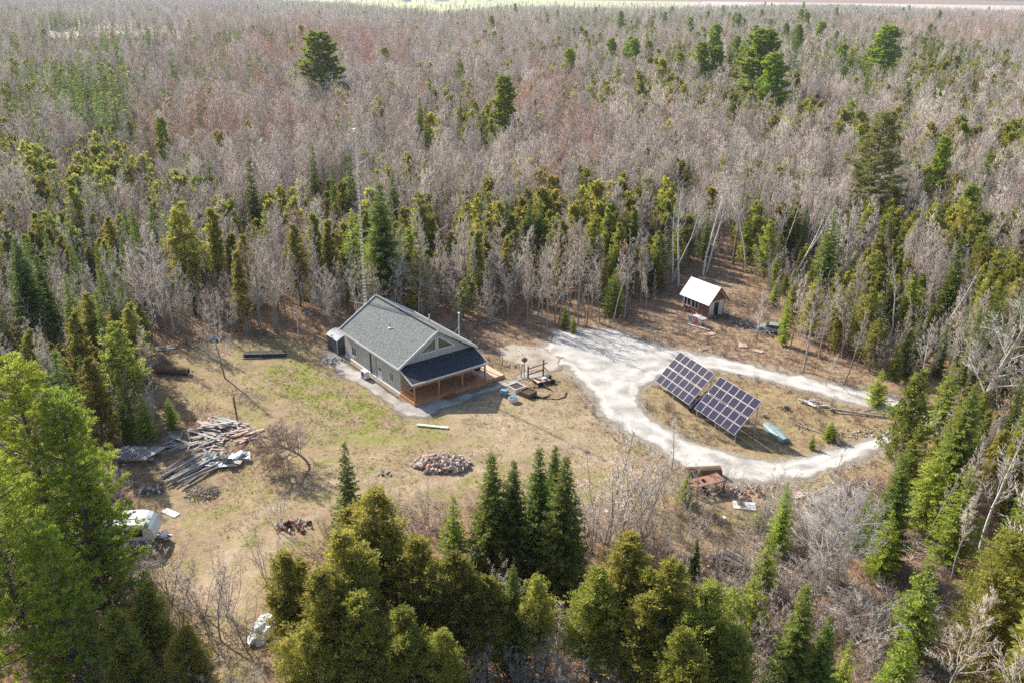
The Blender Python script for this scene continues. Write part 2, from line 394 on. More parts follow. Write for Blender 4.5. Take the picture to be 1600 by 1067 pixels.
def gravel_material(name, c0, c1, c2):
    Mt = bpy.data.materials.new(name); Mt.use_nodes = True; nn = Mt.node_tree.nodes; l = Mt.node_tree.links
    b = nn['Principled BSDF']; b.inputs['Roughness'].default_value = .95; b.inputs['Specular IOR Level'].default_value = .1
    geo = nn.new('ShaderNodeNewGeometry'); t = nn.new('ShaderNodeTexNoise'); t.inputs['Scale'].default_value = 9; t.inputs['Detail'].default_value = 5; t.inputs['Roughness'].default_value = .7
    l.new(geo.outputs['Position'], t.inputs[0]); t2 = nn.new('ShaderNodeTexNoise'); t2.inputs['Scale'].default_value = .5; t2.inputs['Detail'].default_value = 5; l.new(geo.outputs['Position'], t2.inputs[0])
    ad = nn.new('ShaderNodeMath'); ad.operation = 'MULTIPLY_ADD'; ad.inputs[1].default_value = .5
    h2 = nn.new('ShaderNodeMath'); h2.operation = 'MULTIPLY'; h2.inputs[1].default_value = .5; l.new(t2.outputs[0], h2.inputs[0])
    l.new(t.outputs[0], ad.inputs[0]); l.new(h2.outputs[0], ad.inputs[2])
    at = nn.new('ShaderNodeAttribute'); at.attribute_name = 'worn'; t3 = nn.new('ShaderNodeTexNoise'); t3.inputs['Scale'].default_value = 1.1; t3.inputs['Detail'].default_value = 6; t3.inputs['Roughness'].default_value = .7; l.new(geo.outputs['Position'], t3.inputs[0])
    sm = nn.new('ShaderNodeMath'); sm.operation = 'SUBTRACT'; l.new(at.outputs['Fac'], sm.inputs[0]); l.new(t3.outputs[0], sm.inputs[1])
    rr = nn.new('ShaderNodeValToRGB'); rr.color_ramp.elements[0].position = 0; rr.color_ramp.elements[1].position = .22; rr.color_ramp.elements[0].color = (.75, .75, .75, 1); rr.color_ramp.elements[1].color = (0, 0, 0, 1); l.new(sm.outputs[0], rr.inputs[0])
    r = nn.new('ShaderNodeValToRGB'); e = r.color_ramp.elements; e.new(.5)
    for i, (p, c) in enumerate(((.36, c0), (.48, c1), (.6, c2))): e[i].position = p; e[i].color = (*c, 1)
    l.new(ad.outputs[0], r.inputs[0]); mx = nn.new('ShaderNodeMix'); mx.data_type = 'RGBA'; l.new(rr.outputs[0], mx.inputs[0]); l.new(r.outputs[0], mx.inputs[6]); mx.inputs[7].default_value = (c0[0] * .85, c0[1] * .74, c0[2] * .6, 1); ar = nn.new('ShaderNodeAttribute'); ar.attribute_name = 'rut'; m2 = nn.new('ShaderNodeMix'); m2.data_type = 'RGBA'; l.new(ar.outputs['Fac'], m2.inputs[0]); l.new(mx.outputs[2], m2.inputs[6]); m2.inputs[7].default_value = (min(1, c2[0] * 1.18), min(1, c2[1] * 1.18), min(1, c2[2] * 1.18), 1)
    l.new(m2.outputs[2], b.inputs['Base Color'])
    bp = nn.new('ShaderNodeBump'); bp.inputs['Strength'].default_value = .6; bp.inputs['Distance'].default_value = .04
    l.new(t.outputs[0], bp.inputs['Height']); l.new(bp.outputs[0], b.inputs['Normal']); return Mt
def sheet(name, sd_fn, bbox, step, material, lift=.05):
    x = np.arange(bbox[0], bbox[1], step); y = np.arange(bbox[2], bbox[3], step); X, Y = np.meshgrid(x, y)
    s = sd_fn(X, Y); Z = hgt(X, Y) + np.clip(s * .25, -.12, lift)
    keep = (s > -.5); nx_ = len(x)
    cell = keep[:-1, :-1] & keep[1:, :-1] & keep[:-1, 1:] & keep[1:, 1:]
    ii = np.nonzero(cell); i0 = (ii[0] * nx_ + ii[1])[:, None]; F = i0 + np.array([[0, 1, nx_ + 1, nx_]])
    used, inv = np.unique(F.ravel(), return_inverse=True)
    V = np.stack([X.ravel(), Y.ravel(), Z.ravel()], 1)[used]
    me = mesh_np(name, V, [inv.reshape(F.shape)], material, True); a = me.attributes.new('worn', 'FLOAT', 'POINT')
    sv = s.ravel()[used]; a.data.foreach_set('value', (np.clip(sv / .8, 0, 1) * .98 - .22 * np.exp(-((sv - 2.0) / .35) ** 2)).astype(np.float32))
    rw_ = (fbm(X / 2.5, Y / 2.5, 55, 3)).ravel()[used]; a = me.attributes.new('rut', 'FLOAT', 'POINT')
    a.data.foreach_set('value', (np.clip(np.exp(-((sv - 1.15) / .32) ** 2) + .5 * np.exp(-((sv - 3.2) / .5) ** 2), 0, 1) * sstep(.3, .6, rw_) * (.65 if name == 'gravel_driveway' else 0)).astype(np.float32))
    o = link(name, me); return tag(o, kind='structure')
def road_sdf(X, Y):
    wo = (fbm(X / 2.2, Y / 2.2, 21) - .5) * 1.5 + (fbm(X / .6, Y / .6, 22, 2) - .5) * .7
    return np.minimum(sdf(X, Y, road_outer) + wo, -sdf(X, Y, island) + wo * .6)
gravel = gravel_material('crushed_limestone', (.27, .25, .22), (.43, .41, .375), (.60, .58, .54))
sheet('gravel_driveway', road_sdf, (-2, 66, 60, 106), .22, gravel)
gravel2 = gravel_material('grey_gravel', (.20, .18, .155), (.36, .335, .30), (.52, .49, .45))
sheet('gravel_border', lambda X, Y: sdf(X, Y, strip) + (fbm(X / 1.6, Y / 1.6, 31) - .5) * 1.8, (-28, 12, 66, 94), .25, gravel2, .03)
sheet('gravel_path', lambda X, Y: sdf(X, Y, pad) + (fbm(X / 2, Y / 2, 41) - .5) * 3, (-8, 12, 76, 98), .25, gravel_material('pale_dirt_gravel', (.27, .22, .17), (.40, .345, .28), (.52, .465, .40)), .075)

# ------------------------------------------------------------------ far fields, road
def field(name, poly, c0, c1, z=.35):
    o = MB(); me = bpy.data.meshes.new(name); P = [G(u, v) for u, v in poly]
    me.from_pydata([(p[0], p[1], z) for p in P], [], [tuple(range(len(P)))]); me.update(); me.materials.append(mat(name + '_soil', c0, .95, c1, .012, 6))
    return tag(link(name, me), kind='structure')
field('hay_field', [(380, 26), (700, 34), (1000, 32), (1330, 30), (1330, 7), (1000, 2.5), (700, -1.5), (450, -6)][::-1], (.40, .42, .17), (.60, .58, .30))
field('ploughed_field', [(930, 26), (1150, 28), (1480, 30), (1620, 32), (1620, 10), (1400, 6.8), (1100, 3.2)][::-1], (.50, .40, .32), (.66, .58, .48), .7)
field('marsh_field', [(20, 62), (200, 60), (330, 68), (540, 66), (660, 60), (560, 40), (400, 36), (300, 30), (150, 24), (20, 26)][::-1], (.46, .40, .28), (.70, .62, .48), .4)
# hills on the horizon
hv = []; hf = []
for i in range(60):
    a = R(-40 + 80 * i / 59); D = 24000; hh = 130 * float(fbm(np.array([i * .23]), np.array([1.7]), 77)[0]) * (1 if i > 45 else .35 + .65 * max(0, (i - 30) / 15))
    hv += [(math.sin(a) * D, math.cos(a) * D, -20), (math.sin(a) * (D + 700), math.cos(a) * (D + 700), hh), (math.sin(a) * (D + 3000), math.cos(a) * (D + 3000), -20)]
for i in range(59): hf += [(3 * i, 3 * i + 3, 3 * i + 4, 3 * i + 1), (3 * i + 1, 3 * i + 4, 3 * i + 5, 3 * i + 2)]
me = bpy.data.meshes.new('hills'); me.from_pydata(hv, [], hf); me.materials.append(mat('wooded_hills', (.05, .07, .05), .9, (.09, .10, .07), .004))
tag(link('hills', me), kind='structure')

# ================================================================== TREES: prototypes
def frame(d):
    d = d / np.linalg.norm(d); ref = np.array([0, 0, 1.]) if abs(d[2]) < .9 else np.array([1., 0, 0])
    a = np.cross(d, ref); a /= np.linalg.norm(a); return a, np.cross(d, a)
def dirat(d, ang, phi):
    a, b = frame(d); return d * math.cos(ang) + (a * math.cos(phi) + b * math.sin(phi)) * math.sin(ang)
class Grower:
    def __init__(s, seed): s.r = random.Random(seed); s.seg = {0: [], 1: [], 2: []}; s.tw = []
    def path(s, p, d, L, r0, r1, n, up, wob, lv):
        pts = [p]; st = L / n
        for i in range(n):
            d = d + np.array([s.r.gauss(0, wob), s.r.gauss(0, wob), s.r.gauss(0, wob) * .5 + up]); d = d / np.linalg.norm(d)
            q = p + d * st; a = r0 + (r1 - r0) * i / n; b = r0 + (r1 - r0) * (i + 1) / n
            s.seg[lv].append((p, q, a, b)); p = q; pts.append((q))
        return pts, d
    def at(s, pts, t):
        f = t * (len(pts) - 1); i = min(int(f), len(pts) - 2); f -= i
        return pts[i] * (1 - f) + pts[i + 1] * f, pts[i + 1] - pts[i]
def bare_proto(name, Ht, cb, spread, seed, nl=18, n2=6, n3=6, n4=2, tr=.011, twr=.012, up=.10, ang=(35, 60), bark='bark', tw='twig', lean=0, multi=1, wob=.05, crown_pow=.5):
    g = Grower(seed); r = g.r; trunks = []
    for k in range(multi):
        d = np.array([r.gauss(0, .03) + lean, r.gauss(0, .03), 1.])
        if multi > 1: d = np.array([r.gauss(0, .07 if bark == 'palebark' else .18), r.gauss(0, .07 if bark == 'palebark' else .18), 1.])
        hh = Ht * (1 if k == 0 else r.uniform(.7, .98)); rr = Ht * tr * (1 if multi == 1 else .6)
        o = np.array([0, 0, -.3]) if multi == 1 else np.array([r.gauss(0, .12), r.gauss(0, .12), -.3])
        pts, _ = g.path(o, d / np.linalg.norm(d), hh + .3, rr, rr * .12, 9, .03, wob, 0)
        trunks.append((pts, hh, rr))
    for pts, hh, rr in trunks:
        m_ = max(3, nl // multi)
        for i in range(m_):
            t = cb + (1 - cb) * ((i + r.random() * .7) / m_); t = min(t, .985)
            p, dd = g.at(pts, t); prof = max(.2, (1 - (t - cb) / (1 - cb)) ** crown_pow)
            L = spread * prof * r.uniform(.75, 1.2)
            a = R(r.uniform(*ang)) * (.65 + .35 * prof)
            d1 = dirat(dd / np.linalg.norm(dd), a, i * 2.4 + r.uniform(-.5, .5))
            rb = rr * (1 - t * .85) * .5
            p1, _ = g.path(p, d1, L, rb, rb * .25, 4, up, .10, 1)
            for j in range(n2):
                t2 = .25 + .75 * (j + r.random()) / n2; q, e = g.at(p1, t2); e = e / np.linalg.norm(e)
                L2 = L * .45 * (1.15 - t2 * .6) * r.uniform(.7, 1.2)
                p2, _ = g.path(q, dirat(e, R(r.uniform(25, 55)), r.uniform(0, 6.28)), L2, max(rb * .35, twr), twr * .6, 2, up * .9, .12, 2)
                for k in range(n3):
                    t3 = .2 + .8 * (k + r.random()) / n3; u_, e3 = g.at(p2, t3); e3 = e3 / np.linalg.norm(e3)
                    L3 = L2 * .55 * r.uniform(.6, 1.2); d3 = dirat(e3, R(r.uniform(20, 50)), r.uniform(0, 6.28)); d3[2] += .15
                    s_ = u_ + d3 * L3; g.tw.append((u_, s_, twr))
                    for _q in range(n4):
                        t4 = r.uniform(.2, .9); u4 = u_ + d3 * L3 * t4
                        g.tw.append((u4, u4 + dirat(d3 / np.linalg.norm(d3), R(r.uniform(25, 50)), r.uniform(0, 6.28)) * L3 * .6, twr * .75))
    def tb(l, k):
        return tubes([x[0] for x in l], [x[1] for x in l], [x[2] for x in l], [x[3] for x in l], k)
    V, F = tb(g.seg[0], 6); tm = mesh_np(name + '_trunk', V, [F], M[bark], True)
    V1, F1 = tb(g.seg[1], 4); V2, F2 = tb(g.seg[2], 3); V3, F3 = cones([x[0] for x in g.tw], [x[1] for x in g.tw], [x[2] for x in g.tw])
    V, Fs = merge([(V1, F1), (V2, F2), (V3, F3)])
    tint = np.concatenate([np.full(len(V1), .15), np.full(len(V2), .4), np.repeat(np.random.default_rng(seed).random(len(V3) // 4) * .7 + .3, 4)])
    return dict(trunk=tm, crown=mesh_np(name + '_crown', V, Fs, M[tw], False, tint), H=Ht)

def crown_mesh(name, parts, tints, material): 
    V, Fs = merge(parts); return mesh_np(name, V, Fs, material, False, np.concatenate(tints))
def cedar_proto(name, Ht, Rw, seed, nb=90, nsp=6, nl=22, ls=.34, mat_='cedar', base=.06, lobes=4, powr=.75, sp=.55):
    """a tapered trunk with a few leaders; up-curved branches of uneven length carry flat fans of leaf scales"""
    rng = np.random.default_rng(seed)
    tips = [(0, 0, 1.0, 1.0)] + [(rng.uniform(-.5, .5) * Rw, rng.uniform(-.5, .5) * Rw, rng.uniform(.6, .95), rng.uniform(.38, .62)) for _ in range(lobes)]
    wts = np.array([t[2] * t[3] for t in tips]); wts[0] *= 1.5; wts /= wts.sum(); ti = rng.choice(len(tips), nb, p=wts); T_ = np.array(tips)[ti]
    t = rng.random(nb) ** .9; z0 = base + (T_[:, 2] < 1) * .22; z = (z0 + (T_[:, 2] - z0) * t) * Ht; phi = rng.uniform(0, 6.283, nb)
    L = Rw * (.35 + .65 * T_[:, 3]) * ((1 - t) ** powr * (1 - .4 * np.exp(-t * 8)) + .06) * np.where(rng.random(nb) < .18, rng.uniform(1.1, 1.45, nb), rng.uniform(.55, 1.05, nb))
    k = (T_[:, 2] < 1) * np.clip(t * 1.5, .3, 1) + (T_[:, 2] >= 1)
    B = np.stack([T_[:, 0] * k, T_[:, 1] * k, z], 1); o = np.stack([np.cos(phi), np.sin(phi), np.zeros(nb)], 1); tb = rng.random(nb)
    s = (np.arange(nsp)[None] + rng.random((nb, nsp))) / nsp * .75 + .28
    P = B[:, None] + o[:, None] * (s * L[:, None])[..., None]; P[..., 2] += (.25 * s + .35 * s ** 2) * L[:, None] - .12 * L[:, None]; P += rng.normal(0, .05, P.shape) * Rw
    P = P.reshape(-1, 3); n = len(P); on = np.repeat(o, nsp, 0)
    D0 = on * rng.uniform(.3, 1.1, n)[:, None] + np.array([0, 0, 1.]) * rng.uniform(.2, 1.1, n)[:, None] + rng.normal(0, .3, (n, 3)); D0 /= np.linalg.norm(D0, axis=1)[:, None]
    S = np.cross(D0, np.array([0, 0, 1.]) + rng.normal(0, .5, (n, 3))); S /= np.linalg.norm(S, axis=1)[:, None]
    size = rng.uniform(.6, 1.4, n) * sp * np.repeat(.45 + .55 * np.clip(L / Rw * 1.5, 0, 1), nsp) * Rw / 2.2
    a = rng.random((n, nl)) ** .8; b = rng.uniform(-1, 1, (n, nl))
    Cn = P[:, None] + D0[:, None] * (a * size[:, None])[..., None] + S[:, None] * (b * a ** .7 * size[:, None] * .6)[..., None] + rng.normal(0, .035, (n, nl, 3))
    D = D0[:, None] * .9 + S[:, None] * (b * .9)[..., None] + rng.normal(0, .3, (n, nl, 3)); Cn = Cn.reshape(-1, 3); D = D.reshape(-1, 3); N = len(Cn)
    V, F = leaves(Cn, D, rng.uniform(.6, 1.3, N) * ls, rng.uniform(.3, .6, N) * ls, rng)
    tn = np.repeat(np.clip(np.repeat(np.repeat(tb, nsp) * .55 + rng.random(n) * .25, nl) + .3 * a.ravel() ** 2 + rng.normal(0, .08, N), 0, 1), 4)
    zs = np.linspace(-.3, Ht * .95, 8); wb = rng.normal(0, .05, (8, 2)); wb[0] = 0; pts = np.concatenate([wb * (zs / Ht)[:, None] * 2, zs[:, None]], 1); rr = Ht * .017 * (1 - np.linspace(0, .9, 8))
    parts = [tubes([pts[i] for i in range(7)], [pts[i + 1] for i in range(7)], rr[:-1], rr[1:], 6)]
    for tx, ty, tz, tr_ in tips[1:]: parts.append(tubes([(0, 0, tz * Ht * .25), (tx, ty, tz * Ht * .55)], [(tx, ty, tz * Ht * .55), (tx, ty, tz * Ht * .95)], [Ht * .009, Ht * .006], [Ht * .006, .01], 5))
    parts.append(cones(B, B + o * (L * .9)[:, None] + np.array([0, 0, 1.]) * (L * .38)[:, None], .010 + .010 * L))
    V2, Fs2 = merge(parts)
    return dict(trunk=mesh_np(name + '_trunk', V2, Fs2, M['conbark'], False), crown=mesh_np(name + '_crown', V, [F], M[mat_], False, tn), H=Ht)

def spruce_proto(name, Ht, Rw, seed, dz=.33, nb=7, st=.17, ls=.42, mat_='spruce', base=.05, powr=.9, droop=.28, gap=0, layers=2, bend=0):
    rng = np.random.default_rng(seed); Cs = []; Ds = []; Ls = []; Ws = []; Tn = []; b0 = []; b1 = []; br = []
    z = Ht * base
    while z < Ht * .985:
        t = (z / Ht - base) / (1 - base); L0 = Rw * (1 - t) ** powr * (1 - .3 * math.exp(-t * 12)) + .08
        kk = max(3, int(nb * (.5 + .5 * (1 - t)) + .5)); p0 = rng.uniform(0, 6.28)
        for i in range(kk):
            if rng.random() < gap: continue
            f = p0 + 6.283 * i / kk + rng.normal(0, .22); L = L0 * rng.uniform(.72, 1.15)
            o = np.array([math.cos(f), math.sin(f), 0]); zz = z + rng.normal(0, dz * .35)
            ns = max(2, int(L / st)); s = (np.arange(ns) + rng.random(ns)) / ns
            # young upper branches rise, old lower ones droop then lift at the tip
            rise = (.55 * t - droop * (1 - t)) * s * L + .16 * (1 - t) * L * s ** 3
            P = np.array([bend * z / Ht, 0, zz]) + o * (s * L)[:, None]; P[:, 2] += rise
            sd_ = np.array([-o[1], o[0], 0]); tb = rng.random() * .5
            for sg in (-1, 1):
                for q in range(layers):
                    D = o[None] * .8 + sd_[None] * sg * rng.uniform(.3, 1.0, ns)[:, None]; D[:, 2] += rng.uniform(-.45, .25, ns)
                    Cs.append(P + rng.normal(0, .05, P.shape)); Ds.append(D); l = ls * (1.1 - .5 * s) * rng.uniform(.7, 1.25, ns) * (.45 + .55 * min(1, L / Rw * 1.6))
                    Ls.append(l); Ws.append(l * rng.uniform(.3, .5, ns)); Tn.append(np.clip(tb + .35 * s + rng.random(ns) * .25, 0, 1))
            b0.append(P[0] * 0 + np.array([bend * z / Ht, 0, zz])); b1.append(P[-1]); br.append(.012 + .012 * L)
        z += dz * rng.uniform(.8, 1.2) * (.7 + .3 * (1 - t))
    # leader
    Cs.append(np.stack([np.full(14, bend), np.zeros(14), np.linspace(.93, 1, 14) * Ht], 1)); Ds.append(rng.normal(0, .6, (14, 3)) + [0, 0, 1.2]); Ls.append(np.full(14, ls * .5)); Ws.append(np.full(14, ls * .16)); Tn.append(np.full(14, .7))
    Cn = np.concatenate(Cs); D = np.concatenate(Ds); V, F = leaves(Cn, D, np.concatenate(Ls), np.concatenate(Ws), rng)
    Bv, Bf = cones(b0, b1, br); nV = len(V)
    A, Fa = tubes([(0, 0, -.3), (bend * .5, 0, Ht * .5)], [(bend * .5, 0, Ht * .5), (bend, 0, Ht * .97)], [Ht * .013, Ht * .007], [Ht * .007, .01], 6)
    VV, Fs = merge([(A, Fa), (Bv, Bf)])
    return dict(trunk=mesh_np(name + '_trunk', VV, Fs, M['conbark'], False), crown=mesh_np(name + '_crown', V, [F], M[mat_], False, np.repeat(np.concatenate(Tn), 4)), H=Ht)

def pine_proto(name, Ht, Rw, seed, dz=.85, nb=6, tufts=5, nn=16, ls=.28, mat_='pine', base=.18, powr=.55, gap=.12, wide=.06):
    rng = np.random.default_rng(seed); g = Grower(seed); r = g.r; TP = []; TD = []
    pts, _ = g.path(np.array([0, 0, -.3]), np.array([0., 0, 1.]), Ht + .1, Ht * .015, Ht * .002, 9, .03, .02, 0)
    z = Ht * base
    while z < Ht * .98:
        t = (z / Ht - base) / (1 - base); L0 = Rw * ((1 - t) ** powr) * (.55 + .45 * min(1, t * 4 + .2)) + .15; p0 = r.uniform(0, 6.28)
        for i in range(nb):
            if r.random() < gap: continue
            f = p0 + 6.283 * i / nb + r.gauss(0, .25); L = L0 * r.uniform(.6, 1.2); q, _d = g.at(pts, min(.99, z / Ht))
            d = np.array([math.cos(f), math.sin(f), .05 + .5 * t + r.gauss(0, .08)]); d /= np.linalg.norm(d)
            p1, _ = g.path(q, d, L, .02 + .018 * L, .012, 4, .06, .06, 1)
            nsb = max(2, int(L / .5))
            for j in range(nsb):
                t2 = .28 + .72 * (j + r.random()) / nsb; c, e = g.at(p1, t2); e = e / np.linalg.norm(e)
                sd_ = dirat(e, R(r.uniform(30, 65)), r.choice((0, math.pi)) + r.gauss(0, .5)); sd_[2] = abs(sd_[2]) * .3 + .12
                L2 = (.35 + .35 * (1 - t2) * L) * r.uniform(.6, 1.2); s2, _ = g.path(c, sd_, L2, .012, .006, 2, .1, .1, 2)
                nt_ = max(1, int(tufts * (.4 + L2 * .6)))
                for k in range(nt_):
                    cc, ee = g.at(s2, .35 + .65 * (k + r.random()) / nt_); TP.append(cc + np.array([r.gauss(0, .1), r.gauss(0, .1), r.gauss(.02, .05)])); TD.append(ee / np.linalg.norm(ee) + np.array([0, 0, .5]))
            TP.append(p1[-1]); TD.append(d + np.array([0, 0, .5]))
        z += dz * r.uniform(.75, 1.25) * (.6 + .4 * (1 - t))
    TP.append(pts[-1]); TD.append(np.array([0, 0, 1.])); TP = np.array(TP); TD = np.array(TD); n = len(TP)
    D = TD[:, None] + rng.normal(0, .75, (n, nn, 3)); Cn = np.repeat(TP, nn, 0) + rng.normal(0, .06, (n * nn, 3)); D = D.reshape(-1, 3); N = len(Cn)
    L = rng.uniform(.6, 1.25, N) * ls; V, F = leaves(Cn, D, L, L * rng.uniform(wide * 2.2, wide * 4, N) + .01, rng)
    tn = np.repeat(np.clip(np.repeat(rng.random(n) * .65, nn) + rng.random(N) * .35, 0, 1), 4)
    def tb(l, k): return tubes([x[0] for x in l], [x[1] for x in l], [x[2] for x in l], [x[3] for x in l], k)
    VV, Fs = merge([tb(g.seg[0], 7), tb(g.seg[1], 4), tb(g.seg[2], 3)])
    return dict(trunk=mesh_np(name + '_trunk', VV, Fs, M['conbark'], False), crown=mesh_np(name + '_crown', V, [F], M[mat_], False, tn), H=Ht)

PR = {}
PR['bare'] = [bare_proto('bare%d' % i, 12, cb, sp, 100 + i, nl=nl + 3, n2=7, n3=6, n4=3, ang=ag, up=up, multi=mu, twr=.012) for i, (cb, sp, nl, ag, up, mu) in enumerate(
    [(.30, 2.5, 20, (35, 60), .12, 1), (.38, 2.1, 18, (30, 50), .16, 1), (.25, 2.9, 20, (40, 65), .08, 1), (.42, 1.8, 16, (25, 45), .18, 1), (.3, 2.2, 21, (30, 50), .14, 2)])]
PR['barefar'] = [bare_proto('barefar%d' % i, 12, .3, sp, 140 + i, nl=17, n2=5, n3=5, n4=1, ang=(28, 52), up=.2, twr=.024, tr=.014, multi=mu, crown_pow=.35) for i, (sp, mu) in enumerate([(3.9, 1), (3.2, 1), (4.4, 1), (3.8, 2)])]
PR['redfar'] = [bare_proto('redfar%d' % i, 12, .3, sp, 160 + i, nl=13, n2=5, n3=5, n4=1, ang=(32, 58), up=.13, twr=.028, tw='redtwig') for i, sp in enumerate([3.8, 4.2])]
PR['palefar'] = [bare_proto('palefar%d' % i, 12, .35, sp, 170 + i, nl=12, n2=5, n3=5, n4=1, ang=(30, 50), up=.14, twr=.026, bark='palebark', tw='paletwig') for i, sp in enumerate([2.6, 3.0])]
PR['red'] = [bare_proto('red%d' % i, 12, .3, sp, 180 + i, nl=18, n2=6, n3=5, n4=2, ang=(32, 58), up=.13, twr=.015, tw='redtwig') for i, sp in enumerate([2.6, 2.9])]
PR['birch'] = [bare_proto('birch%d' % i, 14, .5, sp, 190 + i, nl=12, n2=4, n3=4, n4=1, tr=.012, ang=(25, 45), up=.12, twr=.014, bark='palebark', tw='paletwig', multi=mu, wob=.06) for i, (sp, mu) in enumerate([(2.4, 1), (2.0, 1), (2.4, 2)])]
PR['sapling'] = [bare_proto('sapling%d' % i, 6, .15, 1.3, 210 + i, nl=nl, n2=5, n3=4, n4=2, tr=.009, ang=(20, 42), up=.12, twr=.010, multi=mu) for i, (mu, nl) in enumerate([(4, 32), (7, 49), (1, 20)])]
PR['pole'] = [bare_proto('pole%d' % i, 9, .35, 1.1, 230 + i, nl=14, n2=4, n3=4, n4=2, tr=.0065, ang=(22, 42), up=.15, twr=.011) for i in range(3)]
PR['cedar'] = [cedar_proto('cedar%d' % i, 10, rw, 300 + i, nb=190, nsp=5, nl=12, ls=.25, sp=.42, lobes=lb, powr=pw) for i, (rw, lb, pw) in enumerate([(1.9, 2, .9), (2.3, 3, .8), (1.6, 1, 1.0)])]
PR['cedarnear'] = [cedar_proto('cedarnear%d' % i, 10, rw, 320 + i, nb=420, nsp=7, nl=14, ls=.17, sp=.42, lobes=lb, powr=pw) for i, (rw, lb, pw) in enumerate([(2.3, 5, .8), (2.0, 3, .85), (2.6, 7, .75), (2.2, 5, .7)])]
PR['cedarfar'] = [cedar_proto('cedarfar%d' % i, 10, rw, 340 + i, nb=90, nsp=4, nl=6, ls=.48, sp=.42, lobes=1, powr=.75) for i, rw in enumerate([1.9, 2.2])]
PR['spruce'] = [spruce_proto('spruce%d' % i, 12, rw, 400 + i, dz=.34, nb=7, st=.22, ls=.5, powr=pw) for i, (rw, pw) in enumerate([(2.1, .9), (1.7, .8), (1.35, .95)])]
PR['sprucenear'] = [spruce_proto('sprucenear%d' % i, 11, rw, 420 + i, dz=.25, nb=9, st=.13, ls=.34, layers=3, powr=pw) for i, (rw, pw) in enumerate([(1.9, .85), (2.2, .8)])]
PR['sprucefar'] = [spruce_proto('sprucefar%d' % i, 12, rw, 440 + i, dz=.55, nb=6, st=.42, ls=.85, layers=1, powr=.85) for i, rw in enumerate([1.7, 1.3])]
PR['fir'] = [spruce_proto('fir%d' % i, 8, rw, 460 + i, dz=.26, nb=7, st=.15, ls=.36, mat_='pine', powr=.8, droop=.1, gap=gp, layers=2) for i, (rw, gp) in enumerate([(1.9, .1), (1.6, .25)])]
PR['pine'] = [pine_proto('pine%d' % i, 20, rw, 500 + i, dz=1.0, nb=7, tufts=5, nn=12, ls=.5, wide=.11, powr=.45) for i, rw in enumerate([4.2])]
PR['pinenear'] = [pine_proto('pinenear%d' % i, 19, rw, 520 + i, dz=.8, nb=7, tufts=5, nn=17, ls=.27, base=.12, gap=.08) for i, rw in enumerate([4.6, 4.0])]
PR['greypine'] = [pine_proto('greypine%d' % i, 20, 4.0, 540 + i, dz=.7, nb=7, tufts=4, nn=12, ls=.36, mat_='greypine', base=.15, powr=.75, gap=.15, wide=.08) for i in range(1)]
PR['shrub'] = [bare_proto('shrub%d' % i, 1.5, .05, .7, 600 + i, nl=25, n2=5, n3=3, n4=1, tr=.010, ang=(25, 60), up=.08, twr=.007, multi=7, bark='brush', tw='brush') for i in range(3)]

NAMES = {'bare': 'bare_tree', 'red': 'budding_maple_tree', 'birch': 'birch_tree', 'cedar': 'cedar_tree', 'spruce': 'spruce_tree', 'fir': 'fir_tree', 'pine': 'pine_tree', 'sapling': 'sapling_cluster'}
FIRST = {}                                              # a real tree of each prototype: the distant woods copy its meshes
def plant(key, i, x, y, scale, rot, name, label, cat='tree', group=None, z=None, tilt=(0, 0), sxy=1.0):
    p = PR[key][i % len(PR[key])]
    o = empty(name, (x, y, H(x, y) if z is None else z), rot, label=label, cat=cat, group=group)
    o.rotation_euler = (tilt[0], tilt[1], rot); o.scale = (scale * sxy, scale * sxy, scale)
    a = link('trunk', p['trunk'], o); b = link('crown', p['crown'], o)
    FIRST.setdefault((key, i % len(PR[key])), (a, b)); return o

# ---- the trees one can single out: (proto key, index, u of base, v of base or None, u of top, v of top, height, label, width factor)
def top_place(u, v, Ht): return G(u, v, Ht)[:2]
EXPL = []; TOPS = []
def T(key, i, u, v, Ht, label, sxy=1.0, name=None, rot=None, base=False, tilt=(0, 0), group=None):
    x, y = (G(u, v)[:2] if base else top_place(u, v, Ht)); k = key.replace('near', '').replace('grey', '')
    s = Ht / PR[key][0]['H']
    plant(key, i, x, y, s, random.uniform(0, 6.28) if rot is None else rot, name or NAMES[k], label, tilt=tilt, sxy=sxy, group=group); EXPL.append((x, y, 2.2 * sxy * s if k != 'sapling' else .8)); TOPS.append((x, y, Ht, key))
T('sprucenear', 0, 592, 283, 17, 'tall dark spruce standing close to the antenna mast behind the house', 1.25)
T('spruce', 1, 388, 250, 14.5, 'dark pointed spruce left of the mast, its tip well above the cedars')
T('spruce', 2, 487, 226, 14, 'narrow spruce spire rising from grey woods left of the mast top')
T('spruce', 2, 545, 240, 14, 'slender spruce spire directly left of the upper mast')
T('spruce', 2, 518, 258, 12, 'short spruce spire between two taller ones left of the mast')
T('spruce', 0, 613, 264, 12, 'bushy spruce right behind the tallest spruce by the mast')
T('fir', 1, 548, 325, 11, 'bright yellow-green fir beside the lower half of the mast', 1.1)
T('spruce', 1, 655, 152, 15, 'leftmost of the dark spruces amid the woods right of the mast top')
T('spruce', 2, 664, 165, 15, 'dark narrow spruce in front of its twin right of the mast top')
T('spruce', 2, 719, 155, 13, 'dark narrow spruce right of the pair beyond the mast')
T('spruce', 2, 760, 186, 10, 'small lone spruce spire in the grey hardwoods')
T('spruce', 1, 827, 314, 9.5, 'left of two small dark spruces standing as a pair in the woods')
T('spruce', 1, 844, 312, 9.5, 'right of two small dark spruces standing as a pair in the woods')
T('spruce', 0, 1077, 246, 11, 'dark spruce just left of the tall white birches behind the cabin')
T('spruce', 2, 1022, 284, 9, 'small bright spruce poking out behind the cabin woods')
T('spruce', 1, 697, 300, 7, 'small green spruce half hidden in the woods above the house roof')
